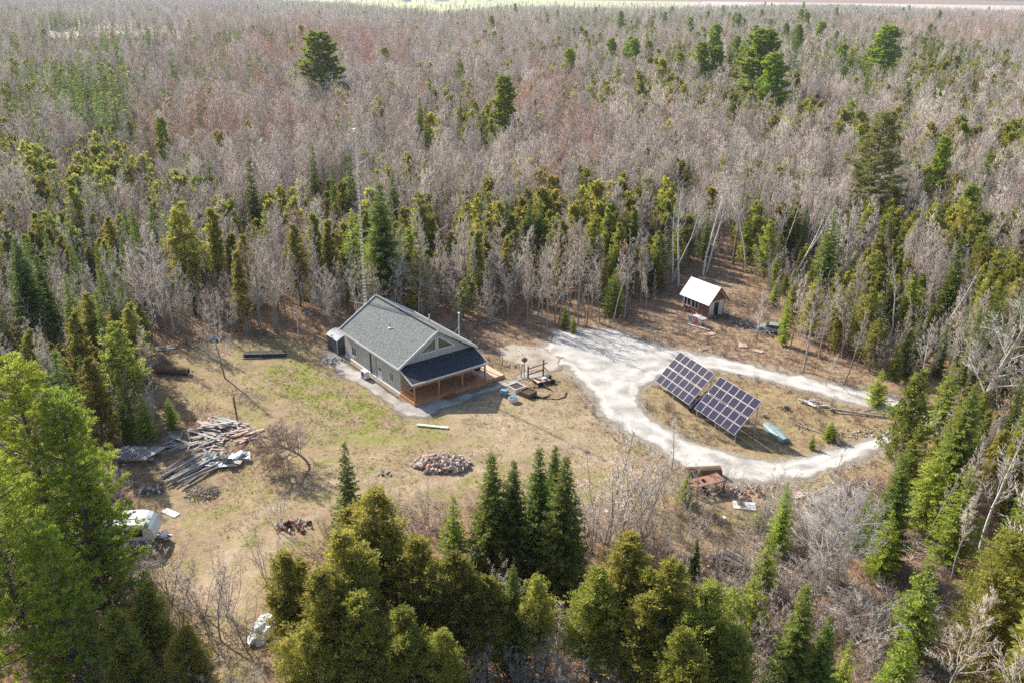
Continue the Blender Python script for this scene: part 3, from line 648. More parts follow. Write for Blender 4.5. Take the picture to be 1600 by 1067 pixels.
T('spruce', 0, 1306, 326, 13, 'dark spruce behind the driveway on the right', 1.1)
T('spruce', 2, 1550, 228, 14, 'thin dark spruce spire near the right edge of the woods')
T('spruce', 1, 1503, 372, 12, 'dark spruce spire in the cedars near the right edge')
T('spruce', 0, 1142, 64, 20, 'tall distant dark spruce standing near the big pine')
T('spruce', 2, 1140, 20, 24, 'very tall narrow spruce on the skyline above the big pine')
T('spruce', 1, 1018, 28, 18, 'thin distant spruce standing in the pale woods')
T('spruce', 2, 1490, 70, 18, 'left one of two spires in the far right woods')
T('spruce', 2, 1503, 74, 17, 'right one of two spires in the far right woods')
T('pine', 0, 492, 50, 27, 'big spreading pine standing above the far left woods', 1.6)
T('pine', 0, 1188, 46, 29, 'largest dark green pine on the far ridge right of centre', 1.7)
T('pine', 0, 1385, 40, 28, 'rounded green pine on the far right ridge', 1.6)
T('pine', 0, 1215, 84, 23, 'lower pine touching the right side of the largest far pine', 1.3)
T('greypine', 0, 1384, 168, 22, 'huge pale yellowish pine towering behind the driveway loop', 1.55)
T('pine', 0, 250, 185, 14, 'slim grey-green pine above the cedars at left', .7)
T('pine', 0, 1482, 214, 15, 'slim pine in the cedar stand right of the huge pale pine', .8)
T('birch', 0, 1060, 447, 14, 'white birch with clean trunk straight above the cabin roof', base=True)
T('birch', 2, 1050, 440, 13, 'twin-stemmed white birch left of the cabin roof', base=True)
T('birch', 0, 1098, 430, 15.5, 'tallest white birch, right above the cabin', base=True)
T('birch', 1, 1104, 425, 13.5, 'thin white birch pressed against the tallest one', base=True)
T('birch', 2, 1212, 422, 15, 'white birch with forked crown right of the cabin woods', base=True)
T('birch', 1, 1165, 425, 13, 'pale slim birch between the cabin birches and the forked one', base=True)
T('birch', 1, 1254, 310, 13, 'leaning pale birch left of the huge pale pine', tilt=(0, .22), rot=0)
T('birch', 1, 1262, 305, 12, 'second leaning pale birch left of the huge pale pine', tilt=(0, .28), rot=.2)
T('fir', 0, 963, 418, 6.5, 'dense dark fir at the edge of the gravel yard', 1.25)
T('fir', 0, 884, 474, 3.4, 'little green fir beside the gravel yard')
T('fir', 1, 897, 490, 2.6, 'tiniest green fir beside the gravel yard')
# big pines, left foreground
T('pinenear', 0, 15, 548, 19, 'huge bright green pine filling the left edge of the view', 1.15, rot=.3)
T('pinenear', 1, 92, 625, 17, 'bright pine leaning over the old camper', 1.05, rot=2.1)
T('pinenear', 0, -40, 700, 17, 'dark shaded pine at the far left border', 1.1, rot=4)
T('pinenear', 1, 60, 800, 13, 'lower pine with dim trunks at the left bottom corner', 1.0, rot=5)
T('pinenear', 0, 128, 745, 11, 'small pine just left of the old camper', .7, rot=1)
T('sprucenear', 1, 22, 372, 14, 'ragged yellow-green spruce at the left edge above the big pine', 1.0)
T('sprucenear', 0, 55, 400, 11, 'shaggy spruce right of the ragged one at the left edge', 1.0)
# foreground cedars along the bottom
for i, (u, v, h_, s_, lb) in enumerate([
    (585, 772, 10.5, 1.0, 'tallest dusky cedar in the foreground left of the spruce group'),
    (535, 838, 10, .95, 'cedar left of the tallest dusky foreground cedar'),
    (650, 842, 9, .9, 'broad cedar under the group of dark spruces'),
    (712, 868, 8.5, .85, 'yellowish cedar below the middle spruce'),
    (445, 872, 8, .85, 'ragged cedar beside the white tarp in the trees'),
    (500, 900, 9.5, .95, 'cedar between the ragged cedar and the dusky one'),
    (560, 935, 8, 1.0, 'low cedar at the bottom edge left of centre'),
    (985, 838, 9.5, .95, 'yellow-tipped cedar with highest top right of the spruce group'),
    (935, 890, 8.5, .9, 'rounded cedar just left of the yellow-tipped cedar'),
    (1050, 880, 9.5, 1.0, 'big golden cedar in the bottom middle right'),
    (1108, 915, 9, .9, 'golden cedar above the fallen white logs'),
    (1010, 935, 8, 1.0, 'full olive cedar at the bottom edge right of centre'),
    (1150, 985, 7, .8, 'small golden cedar in the bottom edge right'),
    (630, 955, 8, 1.0, 'dark olive cedar at the bottom edge below the spruces'),
    (840, 905, 7, .75, 'thin yellow cedar beside the bluish young spruce'),
    (760, 905, 7.5, .8, 'pale cedar left of the bluish young spruce'),
    (690, 990, 6.5, .9, 'shaded cedar at the bottom edge in the centre left'),
    (1070, 985, 8, .95, 'cedar deep in the bottom edge below the golden ones'),
    (480, 990, 7, .9, 'cedar at the bottom edge right of the sandy track'),
    (230, 915, 7, .8, 'olive cedar under the bare thicket at lower left'),
    (290, 985, 6.5, .8, 'low olive cedar left of the sandy track'),
    (180, 960, 8, .9, 'dusky cedar between the big pines and the thicket'),
    (1590, 845, 9, .9, 'golden cedar at the right edge in the lower corner'),
    (1560, 900, 8.5, .8, 'shorter golden cedar beside the right edge')]):
    T('cedarnear', i, u, v, h_, lb, s_ * 1.28)
for i, (u, v, h_, s_, lb) in enumerate([
    (768, 708, 10.5, .95, 'leftmost dark spruce of the foreground group'),
    (803, 718, 10, .75, 'second dark spruce from the left in the foreground group'),
    (843, 698, 10.5, .8, 'third dark spruce from the left in the foreground group'),
    (868, 696, 10, .7, 'dark spruce behind the rightmost one in the foreground group'),
    (884, 712, 11.2, .95, 'rightmost and fullest dark spruce of the foreground group'),
    (802, 882, 8, .7, 'bluish young spruce poking up among the foreground cedars'),
    (1262, 912, 10, .85, 'tall green spruce at the lower right bottom edge'),
    (1298, 962, 8, .75, 'shorter spruce right of the tall one at the lower right'),
    (1090, 842, 3.4, .8, 'knee-high spruce left of the log and brick heap'),
    (1525, 600, 12, .8, 'dense green spruce right of the driveway end'),
    (1415, 712, 9.5, .9, 'dark green spruce standing below the driveway end')]):
    T('sprucenear', i, u, v, h_, lb, s_ * 1.22)
for i, (u, v, h_, s_, lb) in enumerate([
    (708, 775, 6.5, 1.0, 'scraggly green fir left of the foreground spruce group'),
    (1380, 574, 4.2, 1.1, 'bright young fir alone on the driveway loop'),
    (1301, 658, 1.9, 1.5, 'bushy low fir on the island beside the driveway'),
    (1272, 676, 1.6, 1.0, 'small upright fir on the island, near the driveway'),
    (1075, 740, 3.0, 1.0, 'bushy fir beside the rusty metal frame'),
    (1187, 794, 2.0, 1.2, 'round low fir on the slope below the driveway'),
    (1232, 752, 6.5, .75, 'slim fir growing behind the broken bare tree'),
    (1205, 830, 5.5, 1.1, 'loose fir left of the broken bare tree'),
    (1362, 765, 5.5, .9, 'fir in front of the dark spruce at lower right'),
    (1455, 868, 8, 1.2, 'yellow-green fir with lit top in the lower right corner'),
    (1490, 568, 8, .95, 'bright green fir right at the end of the driveway'),
    (1440, 655, 7, 1.1, 'fir overhanging the end of the driveway'),
    (1475, 690, 8, 1.2, 'broad fir below the end of the driveway'),
    (1520, 730, 8.5, 1.2, 'wide fir beneath the leaning dead tree'),
    (1395, 800, 6, 1.0, 'shadowed fir in the lower right thicket'),
    (1330, 1000, 6.0, 1.0, 'fir at the bottom edge right of the shorter spruce'),
    (1420, 985, 6.5, 1.0, 'fir in the bottom right corner near the cut stump'),
    (1180, 900, 4.5, 1.2, 'low fir under the log and brick heap'),
    (262, 622, 3.2, .9, 'little dark fir beside the lumber heap')]):
    T('fir', i, u, v, h_, lb, s_ * (1.0 if h_ > 5 else 1.45))
for i, (k_, u, v, h_, s_, lb) in enumerate([('cedar', 222, 600, 9, 1, 'dark cedar at the left edge of the yard above the culvert pipe'), ('cedar', 205, 655, 10, 1.1, 'dark cedar behind the broken slatted platform'),
    ('spruce', 180, 610, 11, 1, 'dark spruce left of the yard-edge cedars'), ('cedar', 165, 700, 9, 1.1, 'cedar between the big pine and the slatted platform'), ('fir', 232, 690, 5, 1.1, 'squat fir in the shade right beside the slatted platform'),
    ('bare', 240, 625, 8, 1, 'bare tree with drooping twigs at the left edge of the yard'), ('bare', 292, 540, 10, 1, 'bare tree nearest the boards at the back left of the yard'), ('bare', 352, 590, 8.5, 1.2, 'leafless tree standing alone in the back of the yard'),
    ('bare', 460, 510, 10, 1, 'bare tree behind the black covered stack'), ('bare', 823, 512, 10, .8, 'thin tall tree at the left corner of the gravel yard'), ('bare', 846, 514, 11, .8, 'dark-trunked tree at the upper edge of the gravel yard'),
    ('bare', 795, 498, 10, .8, 'thin leafless tree right of the roof pipe'), ('bare', 868, 505, 10, .8, 'leafless tree beside the tiny firs of the gravel yard'), ('bare', 740, 486, 11, .8, 'leafless tree right behind the house ridge'),
    ('bare', 690, 476, 11, .9, 'leafless tree above the front half of the house roof'), ('bare', 925, 500, 9, .9, 'leafless tree between the little firs and the dense dark fir'), ('bare', 1010, 495, 7, .7, 'thin leafless tree left of the cabin'),
    ('cedar', 520, 470, 11, .9, 'cedar close behind the storage shed'), ('cedar', 470, 480, 11, 1, 'cedar left of the storage shed woods'), ('cedar', 300, 470, 13, 1.1, 'tall cedar at the back left forest edge'), ('cedar', 345, 465, 12, 1, 'tall cedar right of the back left forest edge')]):
    T(k_, i, u, v, h_, lb, s_, base=True)
for i, (u, v) in enumerate([(832, 504), (856, 511), (872, 506), (888, 511), (903, 506), (917, 509), (938, 506), (957, 502), (975, 500), (840, 494), (865, 496), (915, 496)]):
    T('pole', i, u, v, 11.5 + (i * 37 % 5) * .5, 'thin dark trunk in the row along the upper edge of the gravel yard', 1.15, base=True, name='bare_tree', group='thin trunks along the upper edge of the gravel yard')
T('spruce', 0, 537, 688, 9.5, 'tall loose spruce standing alone in the lower yard', 1.0)
# bare trees one can single out
T('bare', 2, 1255, 580, 10, 'bare tree with straight trunk nearest the back of the driveway', base=True)
T('bare', 4, 1181, 544, 8.0, 'forked bare tree in front of the pale blue car', .8, base=True)
T('bare', 1, 1234, 545, 9, 'slim bare tree just behind the back of the driveway', base=True)
T('bare', 3, 1279, 560, 8, 'bare tree behind the one with the straight trunk', base=True)
T('fir', 1, 1222, 540, 7, 'thin pale fir beside the pale blue car', .7, base=True)
T('bare', 3, 1318, 600, 9, 'leafless tree bending over the back of the driveway', tilt=(0, .15), rot=0, base=True)
T('bare', 1, 1300, 548, 4.2, 'thin leafless sapling tree on the island near its back edge', .8)
T('birch', 0, 1418, 402, 11, 'whitish dead tree right of the driveway loop')
T('birch', 1, 1495, 408, 11, 'whitish dead tree between the leaning giant and its neighbour')
T('bare', 0, 1058, 648, 5.5, 'small dark leafless tree at the lower edge of the driveway', .9)
T('sapling', 1, 985, 668, 9.5, 'leafless clump of stems right of the foreground spruces', 1.3)
T('sapling', 0, 955, 690, 9, 'second leafless clump close against the foreground spruces', 1.3)
T('sapling', 0, 1015, 700, 8, 'thin-stemmed leafless tree right of the leafless clumps', 1.2)
T('sapling', 1, 930, 740, 7, 'leafless clump leaning out from behind the rightmost foreground spruce', 1.2)
T('sapling', 0, 405, 800, 6, 'tuft of thin leafless stems by the sandy track')
T('sapling', 1, 340, 850, 6, 'leafless stems rising from the shade beside the sandy track')
T('sapling', 0, 425, 745, 5, 'wispy leafless sapling in the middle of the lower yard')
T('sapling', 1, 900, 920, 5, 'leafless thicket right of the bluish young spruce')
T('sapling', 0, 372, 915, 5, 'leafless stems nearest the bottom of the sandy track')
for i, (u, v) in enumerate([(250, 850), (210, 870), (270, 890), (305, 870), (235, 900), (330, 905), (190, 860)]):
    T('sapling', i, u, v, 5.0, 'bare grey thicket bush between the camper and the olive cedars', 1.6, name='thicket_bush', group='bare thicket bushes at lower left')
for i, (u, v) in enumerate([(790, 965), (850, 975), (900, 990), (820, 1010), (760, 1000), (880, 950), (930, 975), (950, 1000), (870, 1015)]):
    T('sapling', i + 1, u, v, 4.2, 'grey leafless bush at the bottom edge of the view below the spruces', 1.7, name='thicket_bush', group='bare bushes at the bottom edge')

M['deadtwig'] = mat('dead_grey_twigs', (.42, .39, .36), .85, (.66, .62, .58), attr='tint', objrand=.1)
def special(name, key, label, u, v, Ht, tilt, rot, **kw):
    PR[key] = [bare_proto(key, Ht, **kw)]; x, y, z = GZ(u, v); TOPS.append((x, y, Ht * .9, key)); EXPL.append((x, y, 2.0)); return plant(key, 0, x, y, 1.0, rot, name, label, cat='tree', tilt=tilt)
special('apple_tree', 'apple', 'crooked sprawling apple tree without leaves in the middle of the yard', 482, 724, 4.6, (.05, -.42), 0, cb=.3, spread=2.7, seed=902, nl=34, n2=9, n3=8, n4=3, tr=.028, twr=.015, ang=(45, 85), up=.02, wob=.16, tw='brush', crown_pow=.3)
special('dead_tree', 'deadgiant', 'leaning dead grey tree with thick forked trunk at the right edge', 1516, 668, 13.5, (0, .17), 0, cb=.28, spread=4.2, seed=911, nl=18, n2=6, n3=6, n4=2, tr=.026, twr=.014, ang=(45, 80), up=.03, wob=.08, bark='deadwood', tw='paletwig', crown_pow=.35, multi=1)
special('dead_tree', 'broken', 'broken leafless tree with wide grey tangled crown on the lower right slope', 1285, 925, 7.6, (0, -.06), -.5, cb=.25, spread=4.0, seed=921, nl=30, n2=8, n3=7, n4=3, tr=.022, twr=.013, ang=(40, 85), up=.06, wob=.09, bark='deadwood', tw='deadtwig', crown_pow=.3)
special('dead_tree', 'broken2', 'fallen leafless tree spilling grey branches right of the broken one', 1400, 950, 7.0, (.25, -1.15), .2, cb=.12, spread=3.0, seed=931, nl=28, n2=8, n3=6, n4=2, tr=.02, twr=.014, ang=(35, 75), up=.02, wob=.09, bark='deadwood', tw='deadtwig', crown_pow=.4)
special('dead_tree', 'broken3', 'second fallen leafless tree, lying lowest on the right slope', 1330, 1010, 6.0, (-.3, 1.15), -.3, cb=.12, spread=2.6, seed=941, nl=24, n2=7, n3=6, n4=2, tr=.02, twr=.013, ang=(35, 75), up=.02, wob=.1, bark='deadwood', tw='deadtwig', crown_pow=.4)

TOPS.append((-17.1, 90.0, 24.0, 'mast')); EXPL += [(-17.1, 90.0, 1.6), (25.4, 102.8, 6.5), (21.0, 107.0, 5.0)]      # the cabin's own clearing
# ---- the random forest
blobs = [('spruce', 90, 120, 130, 70, 2.6), ('cedar', 110, 175, 120, 50, 1.2), ('spruce', 370, 90, 90, 35, .5), ('cedar', 960, 48, 100, 25, .7), ('spruce', 960, 42, 100, 25, .7),
    ('cedar', 1330, 112, 260, 45, 2.6), ('spruce', 1330, 95, 300, 45, .8), ('spruce', 1190, 17, 170, 9, 1.4), ('spruce', 640, 16, 60, 8, .6), ('cedar', 350, 330, 150, 90, 1.3),
    ('cedar', 570, 350, 110, 70, 1.0), ('cedar', 850, 275, 100, 40, 1.2), ('cedar', 1450, 370, 170, 110, 2.6), ('spruce', 1450, 400, 180, 130, .5), ('cedar', 40, 400, 150, 150, .5),
    ('spruce', 60, 470, 150, 130, .5), ('cedar', 150, 480, 120, 90, .5), ('cedar', 1000, 265, 70, 30, .8), ('cedar', 220, 220, 130, 60, .9), ('cedar', 690, 185, 50, 60, .6), ('fir', 1330, 400, 160, 90, .25),
    ('cedar', 180, 400, 220, 120, .9), ('spruce', 150, 420, 200, 130, .35), ('fir', 120, 470, 140, 90, .3), ('cedar', 1120, 340, 160, 60, .5), ('red', 330, 140, 90, 45, 4.0), ('red', 490, 72, 120, 28, 2.0), ('red', 880, 165, 34, 50, 3.5), ('red', 560, 95, 60, 25, 1.5), ('red', 1540, 42, 160, 18, 1.8), ('red', 720, 120, 200, 80, .12),
    ('pale', 1540, 80, 120, 30, 1.6), ('pale', 1000, 42, 200, 25, .8), ('pale', 1330, 50, 120, 20, .5), ('pale', 600, 22, 150, 12, .5), ('cedar', 1590, 620, 120, 160, .6), ('fir', 1560, 700, 120, 120, 1.5), ('cedar', 1500, 900, 150, 150, .4),
    ('spruce', 400, 60, 60, 15, .4), ('cedar', 1200, 260, 120, 40, .5), ('pine', 1150, 90, 300, 60, .03), ('cedar', 560, 290, 60, 60, .5)]
kinds = ['bare', 'red', 'pale', 'cedar', 'spruce', 'fir', 'pine']
def grid(y0, y1, sp, jit=.48):
    ys = np.arange(y0, y1, sp); X = []; Y = []
    for y in ys:
        half = .70 * y + 16; xs = np.arange(-half, half, sp) + RNG.uniform(0, sp); X.append(xs); Y.append(np.full(len(xs), y))
    X = np.concatenate(X); Y = np.concatenate(Y)
    return X + RNG.uniform(-jit, jit, len(X)) * sp, Y + RNG.uniform(-jit, jit, len(X)) * sp
hkeep = [(-13.5, 75), (-2, 71), (3.5, 82.5), (-11.5, 95.5), (-25, 93.5), (-22.5, 84)]
bands = [(24, 190, 2.4), (190, 420, 4.0), (420, 900, 6.3), (900, 3300, 11.0)]
PX = []; PY = []; PB = []
for i, (a, b, s) in enumerate(bands):
    x, y = grid(a, b, s); PX.append(x); PY.append(y); PB.append(np.full(len(x), i))
PX = np.concatenate(PX); PY = np.concatenate(PY); PB = np.concatenate(PB)
keep = np.ones(len(PX), bool); nr = PY < 160
so_ = sdf(PX[nr], PY[nr], clearing); kk = so_ < -.4; kk &= ~inpoly(PX[nr], PY[nr], hkeep)
thin = inpoly(PX[nr], PY[nr], thin_zone) & (RNG.random(nr.sum()) < .1); kk &= ~thin
slash = inpoly(PX[nr], PY[nr], slash_zone) & (RNG.random(nr.sum()) < .93); kk &= ~slash
kk &= ~inpoly(PX[nr], PY[nr], road_outer)
# the foreground is planted by hand
kk &= ~((PY[nr] < 62) & (PX[nr] < 26) & (PX[nr] > -34)); kk &= ~((PY[nr] < 58) & (PX[nr] <= -34) & (RNG.random(nr.sum()) < .6))
for ex, ey, er in EXPL: kk &= np.hypot(PX[nr] - ex, PY[nr] - ey) > er * .8
keep[nr] = kk
PX, PY, PB = PX[keep], PY[keep], PB[keep]
ut, vt_, _ = PROJ(np.stack([PX, PY, np.full(len(PX), 13.)], 1)); kp = np.ones(len(PX), bool); fr = PY > 500
for poly in ([(440, -30), (440, 0), (540, 3), (620, 10), (700, 15), (765, 9), (860, 9), (1000, 11), (1150, 9), (1300, 7), (1450, 13), (1640, 17), (1640, -30)], [(60, 28), (160, 26), (268, 31), (330, 43), (450, 44), (460, 50), (300, 51), (200, 47), (60, 47)]):
    kp &= ~(fr & inpoly(ut, vt_, poly) & (RNG.random(len(PX)) < .96))
PX, PY, PB = PX[kp], PY[kp], PB[kp]
u, v, d = PROJ(np.stack([PX, PY, np.full(len(PX), 12.)], 1)); ub, vb, _ = PROJ(np.stack([PX, PY, np.zeros(len(PX))], 1))
wt = {k: np.zeros(len(PX)) for k in kinds}; wt['bare'][:] = 1.0; wt['spruce'][:] = .04; wt['cedar'][:] = .09; wt['red'][:] = .04; wt['pale'][:] = .05
for k, bu, bv, ru, rv_, a in blobs:
    wt[k] += a * np.exp(-((u - bu) / ru) ** 2 - ((v - bv) / rv_) ** 2)
fs_ = np.where(PY > 200, 34, 16); cl = fbm(PX / fs_, PY / fs_, 51, 3); cl2 = fbm(PX / fs_ * 1.3, PY / fs_ * 1.3, 61, 3)
wt['cedar'] *= sstep(.40, .56, cl) * 3.2; wt['spruce'] *= sstep(.42, .58, cl2) * 3.0; wt['red'] *= sstep(.4, .6, fbm(PX / 30, PY / 30, 71, 3)) * 2; wt['pale'] *= sstep(.4, .6, fbm(PX / 40, PY / 40, 73, 3)) * 2
Wm = np.stack([wt[k] for k in kinds], 1); Wm /= Wm.sum(1)[:, None]; cum = Wm.cumsum(1); ki = (RNG.random(len(PX))[:, None] > cum).sum(1).clip(0, len(kinds) - 1)
scl = RNG.uniform(.6, 1.02, len(PX)) * (.82 + .36 * fbm(PX / 25, PY / 25, 83, 3)) * np.where(RNG.random(len(PX)) < .05, 1.25, 1); rot = RNG.uniform(0, 6.28, len(PX))
for tx_, ty_, th_, tk_ in TOPS:                     # nothing random may hide a tree that the photograph shows whole
    if ty_ < 62 or tk_ == 'sapling': continue
    a_, b_, dd_ = PROJ(np.array([[tx_, ty_, th_], [tx_, ty_, th_ * .35]])); hw = 1290 / dd_[0] * 2.2
    mk = (np.abs(u - a_[0]) < hw) & (PY < ty_ - .5); 
    vt = PROJ(np.stack([PX[mk], PY[mk], 12 * scl[mk]], 1))[1]; lim = b_[1]
    bad = vt < lim; sub_ = np.nonzero(mk)[0][bad]; scl[sub_] *= .62
tsc = np.where(PB == 3, 1.3, np.where(PB == 2, 1.4, np.where(PB == 1, 1.28, 1.0))); scl = scl * np.where(PB >= 1, 1.0, 1.0)
infr = (u > -30) & (u < 1630) & (v < 1090) & (vb > -5)
size = 1.0 / d
def region(x, y):
    uu = G_u(x, y); D = y
    if D < 62: return 'in the near foreground'
    if D < 190:
        if uu < 330: return 'in the woods left of the yard'
        if uu < 690: return 'in the woods behind the house'
        if uu < 1040: return 'in the woods behind the gravel yard'
        if uu < 1290: return 'in the woods around the cabin'
        return 'in the woods right of the driveway loop'
    return 'in the wide woods %s' % ('on the left' if uu < 540 else 'in the middle' if uu < 1060 else 'on the right')
def G_u(x, y): return float(PROJ(np.array([[x, y, 6.]]))[0][0])
LAB = {'bare': ('bare_tree', 'grey leafless hardwood %s', 'bare'), 'red': ('budding_maple_tree', 'reddish budding maple %s', 'red'),
       'pale': ('pale_poplar_tree', 'pale leafless poplar %s', 'palefar'), 'cedar': ('cedar_tree', 'olive-green cedar %s', 'cedar'),
       'spruce': ('spruce_tree', 'dark narrow spruce %s', 'spruce'), 'fir': ('fir_tree', 'mid-green fir %s', 'fir'), 'pine': ('pine_tree', 'spreading pine %s', 'pine')}
CAPS = {'bare': 300, 'red': 120, 'pale': 120, 'cedar': 250, 'spruce': 220, 'fir': 80, 'pine': 60}
FAR = {'bare': 'barefar', 'red': 'redfar', 'pale': 'palefar', 'cedar': 'cedarfar', 'spruce': 'sprucefar', 'fir': 'fir', 'pine': 'pine'}
def stuff(name, keys, X, Y, S, Rz, label, Z=None, grp='tree'):
    """one object: the meshes of real trees set on the points of a point mesh"""
    n = len(X)
    if n == 0: return
    Z = hgt(X, Y) if Z is None else Z
    me = bpy.data.meshes.new(name); me.vertices.add(n); me.vertices.foreach_set('co', np.stack([X, Y, Z], 1).astype(np.float32).ravel())
    srcs = [FIRST[k] for k in keys]
    for nm, ty, val in (('pick', 'INT', RNG.integers(0, len(srcs), n).astype(np.int32)), ('size', 'FLOAT', S.astype(np.float32)), ('turn', 'FLOAT', Rz.astype(np.float32))):
        a = me.attributes.new(nm, ty, 'POINT'); a.data.foreach_set('value', val)
    o = link(name, me); tag(o, label, grp, kind='stuff')
    ng = bpy.data.node_groups.new(name, 'GeometryNodeTree'); ng.interface.new_socket('Geometry', in_out='INPUT', socket_type='NodeSocketGeometry')
    ng.interface.new_socket('Geometry', in_out='OUTPUT', socket_type='NodeSocketGeometry'); N = ng.nodes; L = ng.links
    gi = N.new('NodeGroupInput'); go = N.new('NodeGroupOutput'); inst = N.new('GeometryNodeInstanceOnPoints'); jn = N.new('GeometryNodeJoinGeometry')
    for tr_, cr_ in srcs[::-1]:
        j2 = N.new('GeometryNodeJoinGeometry')
        for ob in (tr_, cr_):
            if ob is None: continue
            oi = N.new('GeometryNodeObjectInfo'); oi.transform_space = 'ORIGINAL'; oi.inputs[0].default_value = ob; L.new(oi.outputs['Geometry'], j2.inputs[0])
        g2 = N.new('GeometryNodeGeometryToInstance'); L.new(j2.outputs[0], g2.inputs[0]); L.new(g2.outputs[0], jn.inputs[0])
    def na(nm, ty):
        q = N.new('GeometryNodeInputNamedAttribute'); q.data_type = ty; q.inputs[0].default_value = nm; return q.outputs['Attribute']
    L.new(gi.outputs[0], inst.inputs['Points']); L.new(jn.outputs[0], inst.inputs['Instance']); inst.inputs['Pick Instance'].default_value = True
    L.new(na('pick', 'INT'), inst.inputs['Instance Index']); L.new(na('size', 'FLOAT'), inst.inputs['Scale'])
    cx = N.new('ShaderNodeCombineXYZ'); L.new(na('turn', 'FLOAT'), cx.inputs[2]); L.new(cx.outputs[0], inst.inputs['Rotation'])
    L.new(inst.outputs[0], go.inputs[0]); md = o.modifiers.new('scatter', 'NODES'); md.node_group = ng; return o
for j, k in enumerate(kinds):
    ids = np.nonzero(ki == j)[0]; inn = ids[infr[ids]]; inn = inn[np.argsort(-size[inn])][:CAPS[k]]; rest = np.setdiff1d(ids, inn)
    nm, lb, key = LAB[k]; fk = FAR[k]; nf = len(PR[fk])
    for c_, q in enumerate(inn):
        farlod = (c_ >= len(inn) - nf * 2) or (k != 'pale' and PY[q] > 230)
        kk_ = fk if farlod else key; i = c_ % nf if farlod else int(RNG.integers(0, len(PR[key])))
        lbq = lb % (region(PX[q], PY[q]) + ('' if PY[q] >= 190 or PY[q] < 62 else ', near their edge' if PY[q] < 112 else ', deeper in')); sz_ = scl[q]; lbq = ('tall ' if sz_ > .92 else 'low ' if sz_ < .68 else 'mid-height ') + lbq; hs = {'spruce': .95, 'fir': 1.0, 'pine': .9}.get(k, 1.0)
        plant(kk_, i, PX[q], PY[q], tsc[q] * scl[q] * hs * (.8 if k == 'bare' and PY[q] < 62 else 1), rot[q], nm, lbq, group=lbq)
    if len(rest):
        stuff('distant_%s_trees' % {'bare': 'bare', 'red': 'budding_maple', 'pale': 'pale_poplar'}.get(k, k), [(fk, i) for i in range(nf) if (fk, i) in FIRST], PX[rest], PY[rest], scl[rest] * tsc[rest], rot[rest],
              {'bare': 'grey leafless woods stretching to the fields', 'red': 'reddish budding maples scattered through the distant woods', 'pale': 'pale leafless poplars scattered through the distant woods', 'cedar': 'olive cedars massed in the distant woods',
               'spruce': 'dark spruce spires across the distant woods', 'fir': 'green firs in the woods beyond the driveway', 'pine': 'pines dotted over the distant ridge'}[k])
# young poles and saplings between the big stems
x, y = grid(50, 200, 1.75); kx = (sdf(x, y, clearing) < -.3) & ~inpoly(x, y, hkeep) & ~inpoly(x, y, road_outer) & ~((y < 62) & (x < 26) & (x > -34)); kx &= RNG.random(len(x)) < .35 + .9 * sstep(.35, .6, fbm(x / 9, y / 9, 81, 3))
kx &= ~(inpoly(x, y, slash_zone) & (RNG.random(len(x)) < .6)); x, y = x[kx], y[kx]
for ex, ey, er in EXPL: m_ = np.hypot(x - ex, y - ey) > er * .6; x, y = x[m_], y[m_]
uu, vv, dd = PROJ(np.stack([x, y, np.full(len(x), 4.)], 1)); ok = (uu > 0) & (uu < 1600) & (vv < 1067); od = np.argsort(np.where(ok, dd, 1e9)); S_ = RNG.uniform(.5, 1.05, len(x)); Rz_ = RNG.uniform(0, 6.28, len(x)); kd = RNG.random(len(x)) < .5
for c_, q_ in enumerate(od[:290]):
    key = 'pole' if kd[q_] else 'sapling'; lb = ('slender young leafless tree %s' if kd[q_] else 'young leafless sapling clump %s') % region(x[q_], y[q_])
    plant(key, c_ % 3, x[q_], y[q_], S_[q_], Rz_[q_], 'young_tree' if kd[q_] else 'sapling_cluster', lb, group=lb)
rs = od[290:]; stuff('woodland_saplings', [('pole', 0), ('pole', 1), ('pole', 2), ('sapling', 0), ('sapling', 1), ('sapling', 2)], x[rs], y[rs], S_[rs], Rz_[rs], 'thin leafless saplings filling the woods between the trunks')
print('trees', len(PX), {k: int((ki == j).sum()) for j, k in enumerate(kinds)})

# ================================================================== BUILT THINGS
M['siding'] = mat('grey_siding', (.46, .45, .41), .75, (.52, .505, .465), 3, stretch=(.5, .5, 8))
M['white'] = mat('white_trim', (.78, .78, .76), .5, (.68, .68, .66), 4)
M['shingle'] = mat('grey_shingles', (.11, .122, .12), .9, (.215, .232, .228), 6, bump=.5, bscale=20, lo=.4, hi=.6)
M['shadeshingle'] = mat('shade_toned_shingles', (.035, .04, .055), .9, (.07, .078, .095), 7, bump=.5, bscale=20)  # same shingles for the porch roof, the house's shadow put into their colour
M['cedarboard'] = mat('red_cedar_stain', (.46, .20, .10), .7, (.58, .28, .15), 3, stretch=(1, 6, 6))
M['rawboard'] = mat('pale_new_boards', (.62, .44, .29), .7, (.72, .55, .40), 3, stretch=(6, 1, 1))
M['tanwall'] = mat('tan_front_wall', (.60, .46, .31), .8, (.68, .54, .38), 3, stretch=(.5, .5, 8))
M['glass'] = mat('window_glass', (.02, .025, .03), .08, spec=.8)
M['warmglass'] = mat('gable_glass', (.10, .10, .07), .12, (.17, .16, .10), 2, spec=.6)
M['dark'] = mat('dark_metal', (.035, .035, .04), .5)
M['timber'] = mat('old_brown_timber', (.13, .075, .045), .85, (.22, .14, .09), 6)
M['greyboard'] = mat('weathered_grey_boards', (.30, .28, .26), .85, (.50, .48, .46), 2.5, objrand=.25, stretch=(.6, 3, 3))
M['pinkboard'] = mat('pinkish_salvaged_boards', (.46, .30, .24), .8, (.62, .46, .38), 2.5, objrand=.2)
M['galv'] = mat('galvanised_steel', (.55, .57, .58), .4, (.68, .70, .72), 6, metal=.6)
M['shedcloth'] = mat('dark_teal_shed_cover', (.045, .065, .07), .7, (.09, .115, .12), 2)
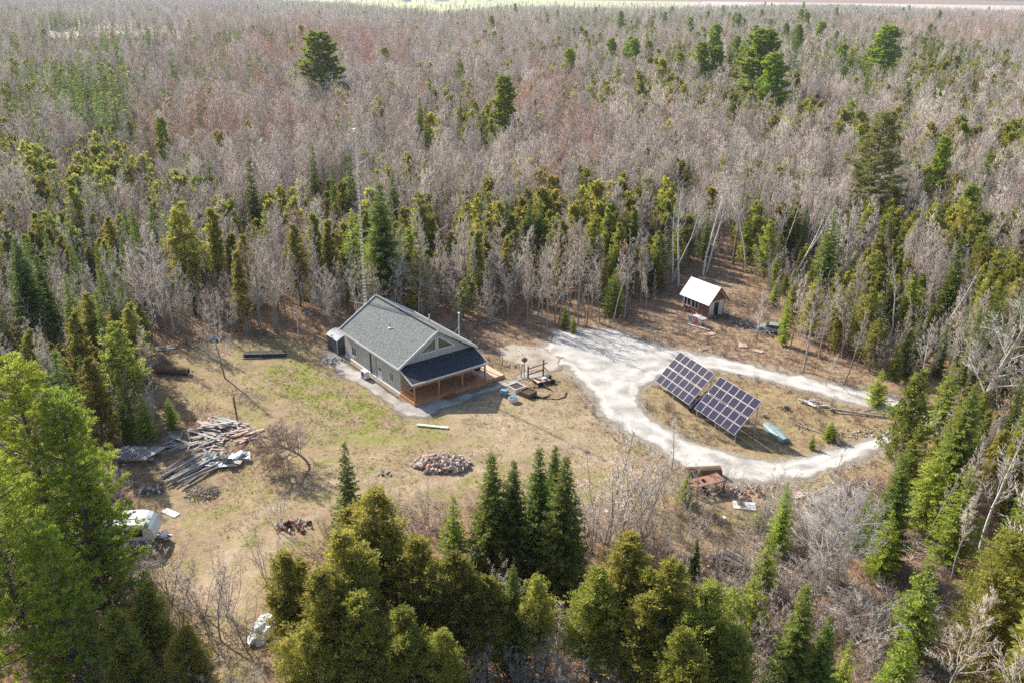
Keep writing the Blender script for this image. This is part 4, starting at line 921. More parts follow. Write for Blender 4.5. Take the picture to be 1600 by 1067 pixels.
M['shedroof'] = mat('blue_grey_shed_roof', (.13, .15, .19), .5, (.22, .25, .30), 2)
M['rust'] = mat('rusty_iron', (.22, .09, .055), .85, (.42, .24, .18), 6)
M['stone'] = mat('pinkish_fieldstone', (.44, .32, .27), .9, (.74, .63, .57), 3, objrand=.3, bump=.4)
M['greystone'] = mat('grey_stone', (.32, .30, .28), .9, (.55, .53, .50), 4, objrand=.25)
M['brick'] = mat('broken_red_brick', (.36, .17, .12), .9, (.58, .38, .30), 5, objrand=.3)
M['log'] = mat('cut_log_bark', (.09, .075, .065), .9, (.30, .27, .245), 5, objrand=.3, stretch=(1, 1, 4))
M['cutend'] = mat('cut_log_end', (.50, .36, .24), .8, (.62, .5, .38), 8)
M['blueplastic'] = mat('blue_plastic', (.05, .33, .62), .4)
M['pinkplastic'] = mat('pink_plastic', (.80, .07, .28), .4)
M['tarp'] = mat('white_tarp', (.62, .64, .66), .45, (.80, .81, .82), 3)
M['bluetarp'] = mat('pale_blue_paint', (.17, .26, .27), .5, (.27, .36, .36), 3)
M['tub'] = mat('pale_blue_tub', (.14, .26, .36), .4)
M['camperpaint'] = mat('old_white_camper_paint', (.62, .66, .68), .4, (.74, .76, .76), 2)
M['roofmetal'] = mat('white_metal_roof', (.70, .69, .66), .5, (.76, .75, .72), 2.5)
M['soil'] = mat('dark_soil', (.06, .04, .03), .95, (.12, .085, .06), 5)
M['redbrown'] = mat('red_brown_boards', (.20, .085, .05), .8, (.34, .16, .09), 5, stretch=(6, 6, .5))
M['blacktarp'] = mat('black_tarp', (.02, .022, .025), .5, (.05, .055, .06), 3)
M['rubber'] = mat('rubber', (.02, .02, .02), .8)
M['alu'] = mat('panel_frame', (.44, .42, .47), .4)
def cell_mat():
    m_ = bpy.data.materials.new('solar_cells'); m_.use_nodes = True; n_ = m_.node_tree.nodes; l_ = m_.node_tree.links; b = n_['Principled BSDF']
    b.inputs['Roughness'].default_value = .07; b.inputs['Specular IOR Level'].default_value = .25
    tc = n_.new('ShaderNodeTexCoord'); br = n_.new('ShaderNodeTexBrick'); br.offset = 0; br.inputs['Scale'].default_value = 1
    br.inputs['Brick Width'].default_value = .16; br.inputs['Row Height'].default_value = .16; br.inputs['Mortar Size'].default_value = .008
    br.inputs['Color1'].default_value = (.020, .019, .046, 1); br.inputs['Color2'].default_value = (.028, .024, .056, 1); br.inputs['Mortar'].default_value = (.045, .04, .08, 1)
    l_.new(tc.outputs['Object'], br.inputs[0]); l_.new(br.outputs[0], b.inputs['Base Color']); return m_
M['cells'] = cell_mat()

# ------------------------------------------------------------------ house
HO = (-11.545, 77.51, 0.0); HR = .665; W_, L_ = 9.05, 12.43; EZ, RZ = 3.25, 6.38; OV = .463
house = empty('house', HO, HR, label='grey single-storey house with grey-green shingle roof and triangular gable windows', cat='house')
MB().box((0, 0, -.4), (.16, L_, 3.5)).build('side_wall', M['siding'], house)
MB().box((W_ - .16, 0, -.4), (W_, L_, 3.5)).build('side_wall', M['siding'], house)
gp = lambda y: [(.162, y, -.4), (W_ - .162, y, -.4), (W_ - .162, y, 3.30), (W_ / 2, y, 6.22), (.162, y, 3.30)]
MB().prism(gp(L_ - .003), (0, -.16, 0)).build('back_wall', M['siding'], house)
MB().prism([(.162, .003, 3.1), (W_ - .162, .003, 3.1), (W_ - .162, .003, 3.30), (W_ / 2, .003, 6.22), (.162, .003, 3.30)], (0, .16, 0)).build('gable_wall', M['siding'], house)
MB().box((.162, .003, -.4), (W_ - .162, .16, 3.097)).build('front_wall', M['tanwall'], house)
sl = (RZ - EZ) / (W_ / 2 + OV)
y0, y1 = -OV, L_ + .364
MB().slab([(-OV, y0, EZ), (W_ / 2, y0, RZ), (W_ / 2, y1, RZ), (-OV, y1, EZ)][::-1], -.13).build('roof_slope', M['shingle'], house)
MB().slab([(W_ / 2, y0, RZ), (W_ + OV, y0, EZ), (W_ + OV, y1, EZ), (W_ / 2, y1, RZ)][::-1], -.13).build('roof_slope', M['shingle'], house)
MB().bar((W_ / 2, y0, RZ + .165), (W_ / 2, y1, RZ + .165), .34, .05).build('ridge_cap', M['shingle'], house)
f = MB(); f.bar((-OV - .02, y0, EZ + .06), (-OV - .02, y1, EZ + .06), .05, .24); f.bar((W_ + OV + .02, y0, EZ + .06), (W_ + OV + .02, y1, EZ + .06), .05, .24)
f.build('eaves_trim', M['white'], house)
f = MB()
for yy in (y0 - .03, y1 + .03):
    f.bar((-OV - .02, yy, EZ + .05), (W_ / 2, yy, RZ + .07), .05, .26); f.bar((W_ / 2, yy, RZ + .07), (W_ + OV + .02, yy, EZ + .05), .05, .26)
f.build('rake_trim', M['white'], house)
for s in (-1, 1):                                   # triangular gable windows
    cx = W_ / 2
    tri = [(cx + s * .12, 0, 4.12), (cx + s * 2.3, 0, 4.12), (cx + s * .12, 0, 5.6)]
    fr = MB()
    for i in range(3): fr.bar((tri[i][0], -.03, tri[i][2]), (tri[(i + 1) % 3][0], -.03, tri[(i + 1) % 3][2]), .07, .13)
    wn = fr.build('gable_window', M['white'], house); MB().prism([(p[0], -.012, p[2]) for p in tri], (0, .01, 0)).build('pane', M['warmglass'], wn)
def side_window(ya, yb, za, zb, mullion=True):
    fr = MB(); X = -.03; w_ = .09
    for a, b in (((X, ya, za), (X, yb, za)), ((X, ya, zb), (X, yb, zb)), ((X, ya, za), (X, ya, zb)), ((X, yb, za), (X, yb, zb))): fr.bar(a, b, w_)
    if mullion: fr.bar((X - .002, (ya + yb) / 2, za), (X - .002, (ya + yb) / 2, zb), .06)
    o = fr.build('window', M['white'], house); MB().box((-.02, ya + .03, za + .03), (-.008, yb - .03, zb - .03)).build('pane', M['glass'], o)
side_window(9.6, 10.7, .9, 2.05); side_window(1.3, 2.15, 1.05, 2.1)
d = MB().box((-.05, 3.85, .3), (-.003, 4.75, 2.35)).build('side_door', M['white'], house); MB().box((-.06, 4.0, 1.35), (-.051, 4.6, 2.15)).build('pane', M['glass'], d)
MB().bar((-.07, 6.3, .1), (-.07, 6.3, 3.2), .09).build('downpipe', M['dark'], house)
MB().bar((-.07, 5.1, .1), (-.07, 5.1, 3.2), .06).build('downpipe', M['greyboard'], house)
for xa, xb in ((3.3, 4.3), (4.65, 5.7)):            # front windows under the porch roof
    fr = MB(); Y = -.03
    for a, b in (((xa, Y, 1.3), (xb, Y, 1.3)), ((xa, Y, 2.35), (xb, Y, 2.35)), ((xa, Y, 1.3), (xa, Y, 2.35)), ((xb, Y, 1.3), (xb, Y, 2.35))): fr.bar(a, b, .14)
    o = fr.build('window', M['white'], house); MB().box((xa + .05, -.02, 1.35), (xb - .05, -.004, 2.3)).build('pane', M['glass'], o)
d = MB().box((7.1, -.05, .42), (8.0, -.004, 2.45)).build('front_door', M['white'], house); MB().box((7.25, -.06, 1.4), (7.85, -.051, 2.3)).build('pane', M['glass'], d)
MB().box((-.12, 0, -.3), (-.003, L_, .28)).build('foundation_skirt', M['white'], house)
MB().box((-.62, -.2, -.3), (-.50, L_ - .2, .16)).build('timber_edging', M['timber'], house)
v_ = MB().tube([(2.45, 6.1, 5.0), (2.45, 6.1, 5.55)], .05, 8).build('roof_vent', M['dark'], house); MB().box((2.25, 5.85, 5.09), (2.66, 6.3, 5.14)).build('flashing', M['white'], v_)
p_ = MB().tube([(9.85, 3.6, 2.3), (9.85, 3.6, 5.9)], .07, 10); p_.disc((9.85, 3.6, 5.95), (0, 0, 1), .12, .1); p_.build('flue_pipe', M['white'], house)
MB().tube([(9.85, 3.5, 3.9), (9.5, 3.2, 3.2)], .03, 6).tube([(9.85, 3.7, 4.2), (9.85, 4.6, 3.2)], .03, 6).build('flue_brace', M['galv'], house)
MB().tube([(8.9, 8.3, 3.0), (8.9, 8.3, 4.5)], .08, 8).build('vent_stack', M['white'], house)
# porch
PD = -2.85
MB().slab([(-.25, PD, 2.42), (9.2, PD, 2.42), (9.2, -.01, 3.35), (-.25, -.01, 3.35)], .11).build('porch_roof', M['shadeshingle'], house)
MB().bar((-.27, PD - .03, 2.40), (9.22, PD - .03, 2.40), .05, .18).bar((-.28, PD, 2.36), (-.28, -.01, 3.29), .05, .16).bar((9.23, PD, 2.36), (9.23, -.01, 3.29), .05, .16).build('porch_fascia', M['white'], house)
MB().bar((0, -2.7, 2.2), (9.0, -2.7, 2.2), .14, .18).build('porch_beam', M['cedarboard'], house)
for x in (.02, 2.97, 5.92, 8.89): MB().bar((x, -2.7, .4), (x, -2.7, 2.12), .14).build('porch_post', M['cedarboard'], house)
dk = MB()
for i in range(20): y = -2.86 + i * .1445; dk.box((-.1, y, .34), (9.0, y + .132, .40))
dk = tag(dk.build('deck_boards', M['cedarboard'], house), kind='stuff')
dk2 = MB()
for i in range(17): x = 9.02 + i * .14; dk2.box((x, -2.86, .342), (x + .128, .45, .402))
tag(dk2.build('side_deck_boards', M['rawboard'], house), kind='stuff')
MB().box((-.14, -2.93, -.1), (11.44, -2.87, .335)).box((-.16, -2.93, -.1), (-.105, .0, .335)).box((11.40, -2.865, -.1), (11.45, .45, .335)).build('deck_skirt', M['cedarboard'], house)
rl = MB(); rl.bar((-.04, -2.7, 1.25), (-.04, -.1, 1.25), .09); rl.bar((-.04, -2.7, .65), (-.04, -.1, .65), .06)
for i in range(9): rl.bar((-.04, -2.5 + i * .28, .62), (-.04, -2.5 + i * .28, 1.22), .04)
rl.build('railing', M['cedarboard'], house)
MB().box((3.4, -3.35, -.1), (4.7, -2.94, .22)).build('porch_step', M['redbrown'], house); MB().box((3.5, -3.7, -.1), (4.6, -3.36, .09)).build('porch_step', M['redbrown'], house)
def hp(x, y, z=0): c_, s_ = math.cos(HR), math.sin(HR); return (HO[0] + x * c_ - y * s_, HO[1] + x * s_ + y * c_, z)
# things by the house
hu = empty('heat_pump', hp(-.95, 6.0, .02), HR, label='pale boxy outdoor unit standing against the long side wall', cat='heat pump')
MB().box((-.3, -.5, .12), (.22, .5, .95)).build('casing', M['white'], hu, .02); MB().disc((-.31, 0, .55), (1, 0, 0), .33, .03, 20).build('fan_grille', M['dark'], hu)
MB().box((-.3, -.45, 0), (.2, -.35, .12)).box((-.3, .35, 0), (.2, .45, .12)).build('feet', M['dark'], hu)
sh = empty('storage_shed', hp(-.55, 13.35, 0), HR, label='dark teal covered shed squeezed behind the left rear corner of the house', cat='shed')
prof = [(0, 0, 0), (2.4, 0, 0), (2.4, 0, 1.75), (1.9, 0, 2.1), (1.2, 0, 2.28), (.5, 0, 2.1), (0, 0, 1.75)]
MB().prism([(x, 0, z) for x, _, z in prof], (0, 2.6, 0)).build('cover', M['shedcloth'], sh)
MB().slab([(-.06, -.1, 1.78), (.5, -.1, 2.16), (.5, 2.7, 2.16), (-.06, 2.7, 1.78)], .04).slab([(.5, -.1, 2.16), (1.2, -.1, 2.34), (1.2, 2.7, 2.34), (.5, 2.7, 2.16)], .04).slab([(1.2, -.1, 2.34), (1.9, -.1, 2.16), (1.9, 2.7, 2.16), (1.2, 2.7, 2.34)], .04).build('roof_panel', M['shedroof'], sh)
MB().bar((-.02, -.02, 0), (-.02, -.02, 1.8), .08).bar((1.2, -.03, 0), (1.2, -.03, 2.1), .06).build('frame_pole', M['galv'], sh)
# antenna mast
mx, my, _ = hp(3.35, 13.25)
tw = empty('antenna_mast', (mx, my, 0), HR, label='very tall slim lattice mast rising behind the house', cat='antenna mast')
HT = 25.2; r0 = .24; leg3 = [(math.cos(a) * r0, math.sin(a) * r0) for a in (.5, 2.594, 4.69)]
for a in leg3: MB().tube([(a[0], a[1], 0), (a[0] * .55, a[1] * .55, HT - 2)], .02, 6).build('leg', M['galv'], tw)
br = MB()
for k in range(58):
    z = .4 + k * .4; s = 1 - .45 * z / HT
    for i in range(3):
        a, b = leg3[i], leg3[(i + 1) % 3]; br.bar((a[0] * s, a[1] * s, z), (b[0] * s, b[1] * s, z), .03)
        br.bar((a[0] * s, a[1] * s, z), (b[0] * s, b[1] * s, z + .4), .016)
tag(br.build('rungs', M['white'], tw), kind='stuff')
MB().tube([(0, 0, HT - 2.2), (0, 0, HT)], .03, 6).build('top_pole', M['galv'], tw)
MB().box((-.22, -.2, HT - .1), (.22, .2, HT + .3)).disc((0, -.24, HT + .1), (0, 1, .1), .26, .06).build('antenna_head', M['white'], tw, .03)
MB().tube([(.3, -.3, 5.4), (-1.5, 1.2, 5.9)], .035, 6).build('side_arm', M['pinkboard'], tw)
def simple(name, mb, m_, u=None, v=None, rz=0, loc=None, **k):
    p = loc if loc else GZ(u, v); o = mb.build(name, m_); o.location = p; o.rotation_euler = (0, 0, rz); return tag(o, **k)
# deck furniture
def chair(loc, rz, label):
    c = empty('deck_chair', loc, rz, label=label, cat='chair', group='red deck chairs on the porch')
    MB().box((-.27, -.25, .32), (.27, .3, .37)).build('seat', M['redbrown'], c); s = MB()
    for i in range(5): s.bar((-.24 + i * .12, .28, .34), (-.24 + i * .12, .48, 1.0), .09, .025)
    s.build('backrest', M['redbrown'], c)
    for x in (-.3, .3):
        MB().box((x - .03, -.25, 0), (x + .03, -.18, .52)).build('leg', M['redbrown'], c); MB().box((x - .06, -.3, .52), (x + .06, .4, .55)).build('armrest', M['redbrown'], c)
chair(hp(6.9, -1.9, .403), 3.5, 'red-brown deck chair in the middle of the porch'); chair(hp(7.9, -2.0, .403), 3.0, 'red-brown deck chair nearest the right porch post')
g = empty('barbecue', hp(9.75, -.1, .403), HR, label='dark red covered barbecue on the pale side deck', cat='barbecue')
MB().box((-.3, -.25, .55), (.3, .25, .95)).build('hood', M['redbrown'], g, .06); MB().box((-.28, -.22, 0), (.28, .22, .54)).build('cabinet', M['dark'], g)
# small yard things
def planter(loc, rz, s, h_, rim, label):
    p = empty('planter_box', loc, rz, label=label, cat='planter box')
    b = MB(); b.box((-s, -s, -.1), (s, -s + .08, h_)); b.box((-s, s - .08, -.1), (s, s, h_)); b.box((-s, -s + .081, -.1), (-s + .08, s - .081, h_)); b.box((s - .08, -s + .081, -.1), (s, s - .081, h_))
    b.build('side_boards', rim, p); MB().box((-s + .08, -s + .08, 0), (s - .08, s - .08, h_ - .1)).build('soil', M['soil'], p)
planter(GZ(807, 609), HR, .72, .5, M['white'], 'square planter box with white rim full of dark soil beside the deck')
planter(GZ(825, 618), HR + .2, .66, .55, M['timber'], 'dark planter box of soil right of the blue tub')
def tubthing(loc, rz, label, m1, m2):
    t = empty('storage_tub', loc, rz, label=label, cat='tub'); t.scale = (.8, .8, .85)
    b = MB(); n = 12; b.add([(math.cos(i * 6.2832 / n) * r_, math.sin(i * 6.2832 / n) * r_ * .8, z) for r_, z in ((.55, 0), (.68, .6), (.60, .6), (.5, .1)) for i in range(n)],
        [(j * n + i, j * n + (i + 1) % n, (j + 1) * n + (i + 1) % n, (j + 1) * n + i) for j in range(3) for i in range(n)] + [tuple(range(n))[::-1], tuple(range(3 * n, 4 * n))])
    b.build('basin', m1, t); MB().disc((.1, .05, .64), (.1, 0, 1), .5, .06, 12).build('lid', m2, t)
tubthing(GZ(802, 628), .4, 'white tub with a blue lid on the dirt in front of the porch', M['tarp'], M['tub'])
tubthing(GZ(788, 617), 1.1, 'blue-green tub at the edge of the house shadow', M['tub'], M['bluetarp'])
simple('white_board', MB().bar((-1.55, .25, .12), (1.55, -.3, .12), .3, .12), M['white'], 676, 667, 0, label='long white board lying on the grass in front of the house', cat='board')
r_ = MB(); c0 = GZ(843, 614)
for k, (rr, dx) in enumerate(((1.5, 0), (1.25, .12), (1.38, -.2))):
    r_.tube([(dx + rr * math.cos(t), rr * math.sin(t) * .95, .05 + .02 * k) for t in np.linspace(.2 * k, 5.4 + .3 * k, 26)], .035, 5)
r_.tube([(-.9, -1.0, .05), (.3, -1.5, .05), (1.8, -1.6, .05), (2.6, -1.0, .05), (2.9, .2, .05), (2.7, -.4, .06)], .045, 5)
simple('garden_hose', r_, M['rubber'], loc=c0, label='black hose lying in loose loops on the dirt', cat='hose')
sw = empty('swing_frame', GZ(825, 591), .42, label='dark wooden frame of two posts and rails beside the gravel yard', cat='wooden frame')
for x, h_ in ((0, 1.45), (1.85, 1.9)): MB().bar((x, 0, -.2), (x, 0, h_), .14).build('post', M['timber'], sw)
MB().bar((0, 0, 1.15), (2.3, -.1, 1.55), .1).build('rail', M['timber'], sw); MB().bar((0, 0, .45), (1.9, .05, .75), .12).build('rail', M['timber'], sw); MB().bar((1.85, 0, 1.1), (2.6, .4, .3), .08).build('brace', M['timber'], sw)
ct = empty('low_cart', GZ(849, 598), .5, label='low wooden cart with white sacks in front of the dark wooden frame', cat='cart')
b = MB()
for i in range(5): b.box((-1.0 + i * .42, -.5, .42), (-.64 + i * .42, .5, .48))
b.build('plank_bed', M['pinkboard'], ct); MB().bar((-1.1, -.5, .36), (1.2, -.5, .36), .1).bar((-1.1, .5, .36), (1.2, .5, .36), .1).build('frame', M['dark'], ct)
for x in (-.7, .8):
    for y in (-.6, .6): MB().torus((x, y, .27), (0, 1, 0), .22, .07, 16, 6).disc((x, y, .27), (0, 1, 0), .16, .05, 12).build('wheel', M['rubber'], ct)
MB().box((-.1, -.3, .48), (.35, .2, .72)).build('load', M['tarp'], ct, .08); MB().box((.5, -.25, .48), (.9, .3, .8)).build('load', M['dark'], ct, .08)
wp = empty('post_with_round_top', GZ(819, 589), 0, label='thin post carrying a round brown woven top near the gravel yard', cat='post')
MB().tube([(0, 0, -.1), (0, 0, 1.9)], .05, 6).build('post', M['timber'], wp); MB().torus((0, 0, 2.05), (0, 1, .2), .2, .14, 14, 6).disc((0, 0, 2.05), (0, 1, .2), .12, .1).build('round_top', M['rust'], wp)
for i, (u, v, h_) in enumerate([(785, 571, 1.0), (814, 590, .9)]):
    simple('stake', MB().bar((0, 0, -.2), (.04, 0, h_), .09), M['timber'], u, v, label=['short dark stake near the back of the side deck', 'short dark stake left of the wooden frame'][i], cat='stake')
simple('fence_post', MB().bar((0, 0, -.3), (-.12, 0, 2.85), .13), M['timber'], 372, 662, label='lone upright brown post standing in the grass behind the lumber heaps', cat='post')

# ------------------------------------------------------------------ solar arrays
pf = MB(); pw, pl = .985, 1.0
for a, b in (((0, .02, 0), (pw, .02, 0)), ((0, pl - .02, 0), (pw, pl - .02, 0)), ((.02, .036, 0), (.02, pl - .036, 0)), ((pw - .02, .036, 0), (pw - .02, pl - .036, 0))): pf.bar(a, b, .028, .05)
pf_me = pf.mesh('panel_frame', M['alu']); pg_me = MB().box((.034, .034, -.012), (pw - .034, pl - .034, .015)).mesh('panel_cells', M['cells'])
def array(x, y, yaw, label, extra):
    o = empty('solar_array', (x, y, H(x, y) * 0), yaw, label=label, cat='solar panels', group='solar arrays on the driveway island')
    tilt = .798; ct_, st_ = math.cos(tilt), math.sin(tilt); z0 = .84
    for r in range(4):
        for c in range(6):
            s = r * 1.028 + (.06 if r >= 2 else 0)
            p = link('solar_panel', pf_me, o, (c * 1.008, s * ct_, z0 + s * st_), (tilt, 0, 0)); link('cells', pg_me, p)
    up = lambda s, z=-.1: (s * ct_ + st_ * -z * 1, z0 + s * st_ + z * ct_)
    for s in (.5, 1.6, 2.7, 3.8):
        q = up(s, -.07); MB().bar((-.02, q[0], q[1]), (6.1, q[0], q[1]), .06, .07).build('cross_rail', M['galv'], o)
    for i, x_ in enumerate((.15, 3.0, 5.9)):
        a = up(0, -.14); b = up(4.15, -.14); MB().bar((x_, a[0], a[1]), (x_, b[0], b[1]), .08, .1).build('rafter', M['galv'], o)
        a = up(.25, -.18); MB().bar((x_, a[0], -.4), (x_, a[0], a[1]), .1).build('leg', M['galv'], o)
        b = up(3.6, -.18); MB().bar((x_, b[0], -.4), (x_, b[0], b[1]), .1).build('leg', M['galv'], o)
        MB().bar((x_, b[0], .9), (x_, up(2.1, -.18)[0], up(2.1, -.18)[1]), .06).build('brace', M['galv'], o)
array(15.467, 80.198, -1.137, 'left solar array of twenty-four panels, farther from the camera', 0)
array(18.44, 73.99, -1.106, 'right solar array of twenty-four panels beside the upturned boat', 1)
# trailer parked between the arrays
tx, ty, tz = GZ(1089, 652)
tr = empty('flatbed_trailer', (tx + .2, ty + .6, tz), .95, label='small dark trailer with tyres parked in the gap between the solar arrays', cat='trailer')
MB().box((-.2, -.85, .5), (5.2, .85, .6)).build('bed', M['dark'], tr); MB().box((-.2, -.85, .6), (5.2, -.80, .85)).box((-.2, .8, .6), (5.2, .85, .85)).build('side_rail', M['galv'], tr)
for x in (.4, 1.25, 4.2):
    for y in (-1.0, 1.0):
        w_ = MB().torus((x, y, .38), (0, 1, 0), .28, .11, 18, 8).build('wheel', M['rubber'], tr); MB().disc((x, y, .38), (0, 1, 0), .2, .1, 14).build('rim', M['galv'], w_)
MB().bar((5.2, 0, .5), (6.6, 0, .45), .12).build('drawbar', M['dark'], tr)
rk = np.random.default_rng(3)
def lump(name, m_, parent, loc, s, seed, sub=2, flat=.6, jag=.25):
    me = bpy.data.meshes.new(name); import bmesh
    bm = bmesh.new(); bmesh.ops.create_icosphere(bm, subdivisions=sub, radius=1); r2 = np.random.default_rng(seed)
    for v in bm.verts:
        k = 1 + r2.normal(0, jag); v.co = Vector((v.co.x * s[0] * k, v.co.y * s[1] * k, max(-.1, v.co.z * s[2] * k)))
    bm.to_mesh(me); bm.free(); me.materials.append(m_); o = link(name, me, parent, loc); return o
lump('covered_load', M['shedcloth'], tr, (3.6, 0, .62), (.8, .7, .9), 5, 2, jag=.1); lump('white_sacks', M['tarp'], tr, (2.3, .1, .6), (.8, .6, .6), 6, 2, jag=.2)
# upturned boat
bo = empty('upturned_boat', GZ(1197, 663), 0, label='pale blue-green boat lying upside down right of the solar arrays', cat='boat')
pA = Vector(GZ(1199, 665)); pB = Vector(GZ(1226, 689)); dv = pB - pA; bo.rotation_euler = (.18, 0, math.atan2(dv.y, dv.x)); BL = dv.length + .4
b = MB(); secs = [(0, .42, .42), (.2, .52, .5), (.5, .60, .52), (.75, .58, .5), (1.0, .50, .45)]; n = 7; vs = []
for t, hw, hh in secs:
    for i in range(n):
        a = math.pi * i / (n - 1); vs.append((t * BL, -math.cos(a) * hw, math.sin(a) ** .6 * hh + .02))
b.add(vs, [(j * n + i, (j + 1) * n + i, (j + 1) * n + i + 1, j * n + i + 1) for j in range(4) for i in range(n - 1)] + [tuple(range(n)), tuple(range(4 * n, 5 * n))[::-1]])
b.build('hull', M['bluetarp'], bo); MB().bar((0, 0, .45), (BL, 0, .52), .06, .08).build('keel', M['galv'], bo)
MB().bar((.05, -.60, .05), (BL, -.52, .05), .06).bar((.05, .60, .05), (BL, .52, .05), .06).build('gunwale', M['dark'], bo)

def heap(name, label, cat, P, items, m_, part):
    """items: (x, y, z, length, width, thickness, yaw, pitch)"""
    e = empty(name, P, 0, label=label, cat=cat)
    for it in items:
        x, y, z, l, w_, t, ya, pi_ = it; mm = m_[int(rk.integers(len(m_)))] if isinstance(m_, list) else m_
        o = (MB().tube([(-l / 2, 0, 0), (0, rk.normal(0, .03), 0), (l / 2, 0, 0)], w_ / 2, 7, r2=w_ / 2 * .8) if part == 'log' else MB().box((-l / 2, -w_ / 2, -t / 2), (l / 2, w_ / 2, t / 2))).build(part, mm, e)
        o.location = (x, y, z); o.rotation_euler = (0, pi_, ya)
    return e
def rnd(n, sx, sy, hz, l, w_, t, yaw, dyaw, dp=.12):
    out = []
    for i in range(n):
        x, y = rk.uniform(-sx, sx), rk.uniform(-sy, sy); k = max(0, 1 - (x / sx) ** 2 * .7 - (y / sy) ** 2 * .7)
        out.append((x, y, .08 + hz * k * rk.random(), l * rk.uniform(.55, 1.15), w_ * rk.uniform(.7, 1.3), t * rk.uniform(.7, 1.3), yaw + rk.normal(0, dyaw), rk.normal(0, dp)))
    return out
# ------------------------------------------------------------------ cabin
ca = empty('cabin', (25.45, 100.5, 0), .6, label='tiny brown cabin with steep white metal roof and white end wall', cat='cabin')
CW, CL, CE, CRZ = 2.95, 4.4, 2.3, 4.35; zb = .35
MB().box((0, 0, zb), (.12, CL, CE + .15)).build('side_wall', M['redbrown'], ca); MB().box((CW - .12, 0, zb), (CW, CL, CE + .15)).build('side_wall', M['redbrown'], ca)
MB().box((.122, .002, zb), (CW - .122, .12, CE + .1)).build('end_wall', M['white'], ca); MB().box((.122, CL - .12, zb), (CW - .122, CL - .002, CE + .1)).build('end_wall', M['redbrown'], ca)
gq = lambda y, d_: MB().prism([(.05, y, CE + .103), (CW - .05, y, CE + .103), (CW / 2, y, CRZ - .15)], (0, d_, 0))
gq(.004, .1).build('gable', M['redbrown'], ca); gq(CL - .004, -.1).build('gable', M['redbrown'], ca)
MB().slab([(-.45, -.45, CE - .1), (CW / 2, -.45, CRZ), (CW / 2, CL + .5, CRZ), (-.45, CL + .5, CE - .1)][::-1], -.06).build('roof_slope', M['roofmetal'], ca)
MB().slab([(CW / 2, -.45, CRZ), (CW + .4, -.45, CE - .1), (CW + .4, CL + .5, CE - .1), (CW / 2, CL + .5, CRZ)][::-1], -.06).build('roof_slope', M['roofmetal'], ca)
MB().bar((-.46, -.47, CE - .13), (CW / 2, -.47, CRZ - .05), .05, .16).bar((CW / 2, -.47, CRZ - .05), (CW + .41, -.47, CE - .13), .05, .16).build('rake_board', M['timber'], ca)
dd = MB().box((1.05, -.04, zb + .02), (1.12, 0, 2.2)).box((1.12, -.04, 2.12), (1.83, 0, 2.2)).box((1.76, -.04, zb + .02), (1.83, 0, 2.12)).build('door', M['dark'], ca); MB().box((1.12, -.015, zb + .02), (1.76, 0, 2.12)).build('door_leaf', M['glass'], dd)
for ya, yb in ((1.75, 2.95), (3.15, 4.35)):
    fr = MB()
    for a, b in (((-.03, ya, .95), (-.03, yb, .95)), ((-.03, ya, 2.1), (-.03, yb, 2.1)), ((-.03, ya, .95), (-.03, ya, 2.1)), ((-.03, yb, .95), (-.03, yb, 2.1)), ((-.032, (ya + yb) / 2, .95), (-.032, (ya + yb) / 2, 2.1))): fr.bar(a, b, .1)
    o = fr.build('window', M['white'], ca); MB().box((-.02, ya, .95), (-.004, yb, 2.1)).build('pane', M['glass'], o)
for k in range(9): o = MB().bar((-.008, .12 + k * .18, zb), (-.008, .12 + k * .18, 2.2), .02).build('batten', M['timber'], ca)
for x in (.2, 1.5, 2.7):
    for y in (.2, 2.2, 4.2): MB().box((x - .18, y - .18, -.3), (x + .18, y + .18, zb)).build('block', M['greystone'], ca)
simple('disc_sled', MB().disc((0, 0, .42), (1, .4, .35), .42, .06, 20), M['blueplastic'], 1078, 503, label='round blue plastic disc leaning by the cabin steps', cat='disc')
simple('disc_sled', MB().disc((0, 0, .42), (1, .3, .3), .42, .06, 20), M['pinkplastic'], 1084.5, 505, label='round pink plastic disc leaning by the cabin steps', cat='disc')
pr = empty('white_crate_rack', GZ(1095, 507), 2.1, label='white slatted rack standing below the cabin windows', cat='rack')
for i in range(5): MB().bar((-.9, 0, .15 + i * .22), (.9, 0, .15 + i * .22), .05, .09).build('slat', M['white'], pr)
for x in (-.9, 0, .9): MB().bar((x, .06, 0), (x, .06, 1.15), .09).build('upright', M['white'], pr)
MB().box((-.9, .1, .95), (.9, .75, 1.0)).build('top', M['white'], pr)
simple('white_plank', MB().bar((-1.6, 0, .1), (1.6, 0, .14), .24, .06), M['white'], 1091, 513, -.75, label='white plank on the ground in front of the cabin', cat='plank')
for i, (u, v, s) in enumerate([(1109, 524, .7), (1160, 541, .8), (1185, 551, .5), (1098, 547, .5)]):
    simple('pale_slab', MB().box((-s, -s * .6, 0), (s, s * .6, .12), .5), M['pinkboard'], u, v, i, label=['pale flat slab on the ground below the cabin', 'squarish pale slab lying between the cabin and the driveway', 'small pale slab right of the squarish one', 'small pale slab close above the driveway'][i], cat='slab')
car = empty('old_car', GZ(1204, 520), 2.75, label='old pale blue-green car half hidden behind the forked bare tree', cat='car')
body = [(-2.0, 0, .35), (2.1, 0, .35), (2.1, 0, .75), (1.9, 0, .9), (.95, 0, 1.0), (-1.6, 0, 1.05), (-2.0, 0, .9)]
MB().prism([(x, -.82, z) for x, _, z in body], (0, 1.64, 0)).build('body', M['bluetarp'], car, .06)
top = [(-1.45, 0, 1.04), (.95, 0, 1.0), (.35, 0, 1.5), (-1.1, 0, 1.5)]
MB().prism([(x, -.70, z) for x, _, z in top], (0, 1.4, 0)).build('windows', M['glass'], car, .04); MB().prism([(-1.12, -.72, 1.5), (.38, -.72, 1.5), (.3, -.72, 1.57), (-1.05, -.72, 1.57)], (0, 1.44, 0)).build('roof', M['bluetarp'], car)
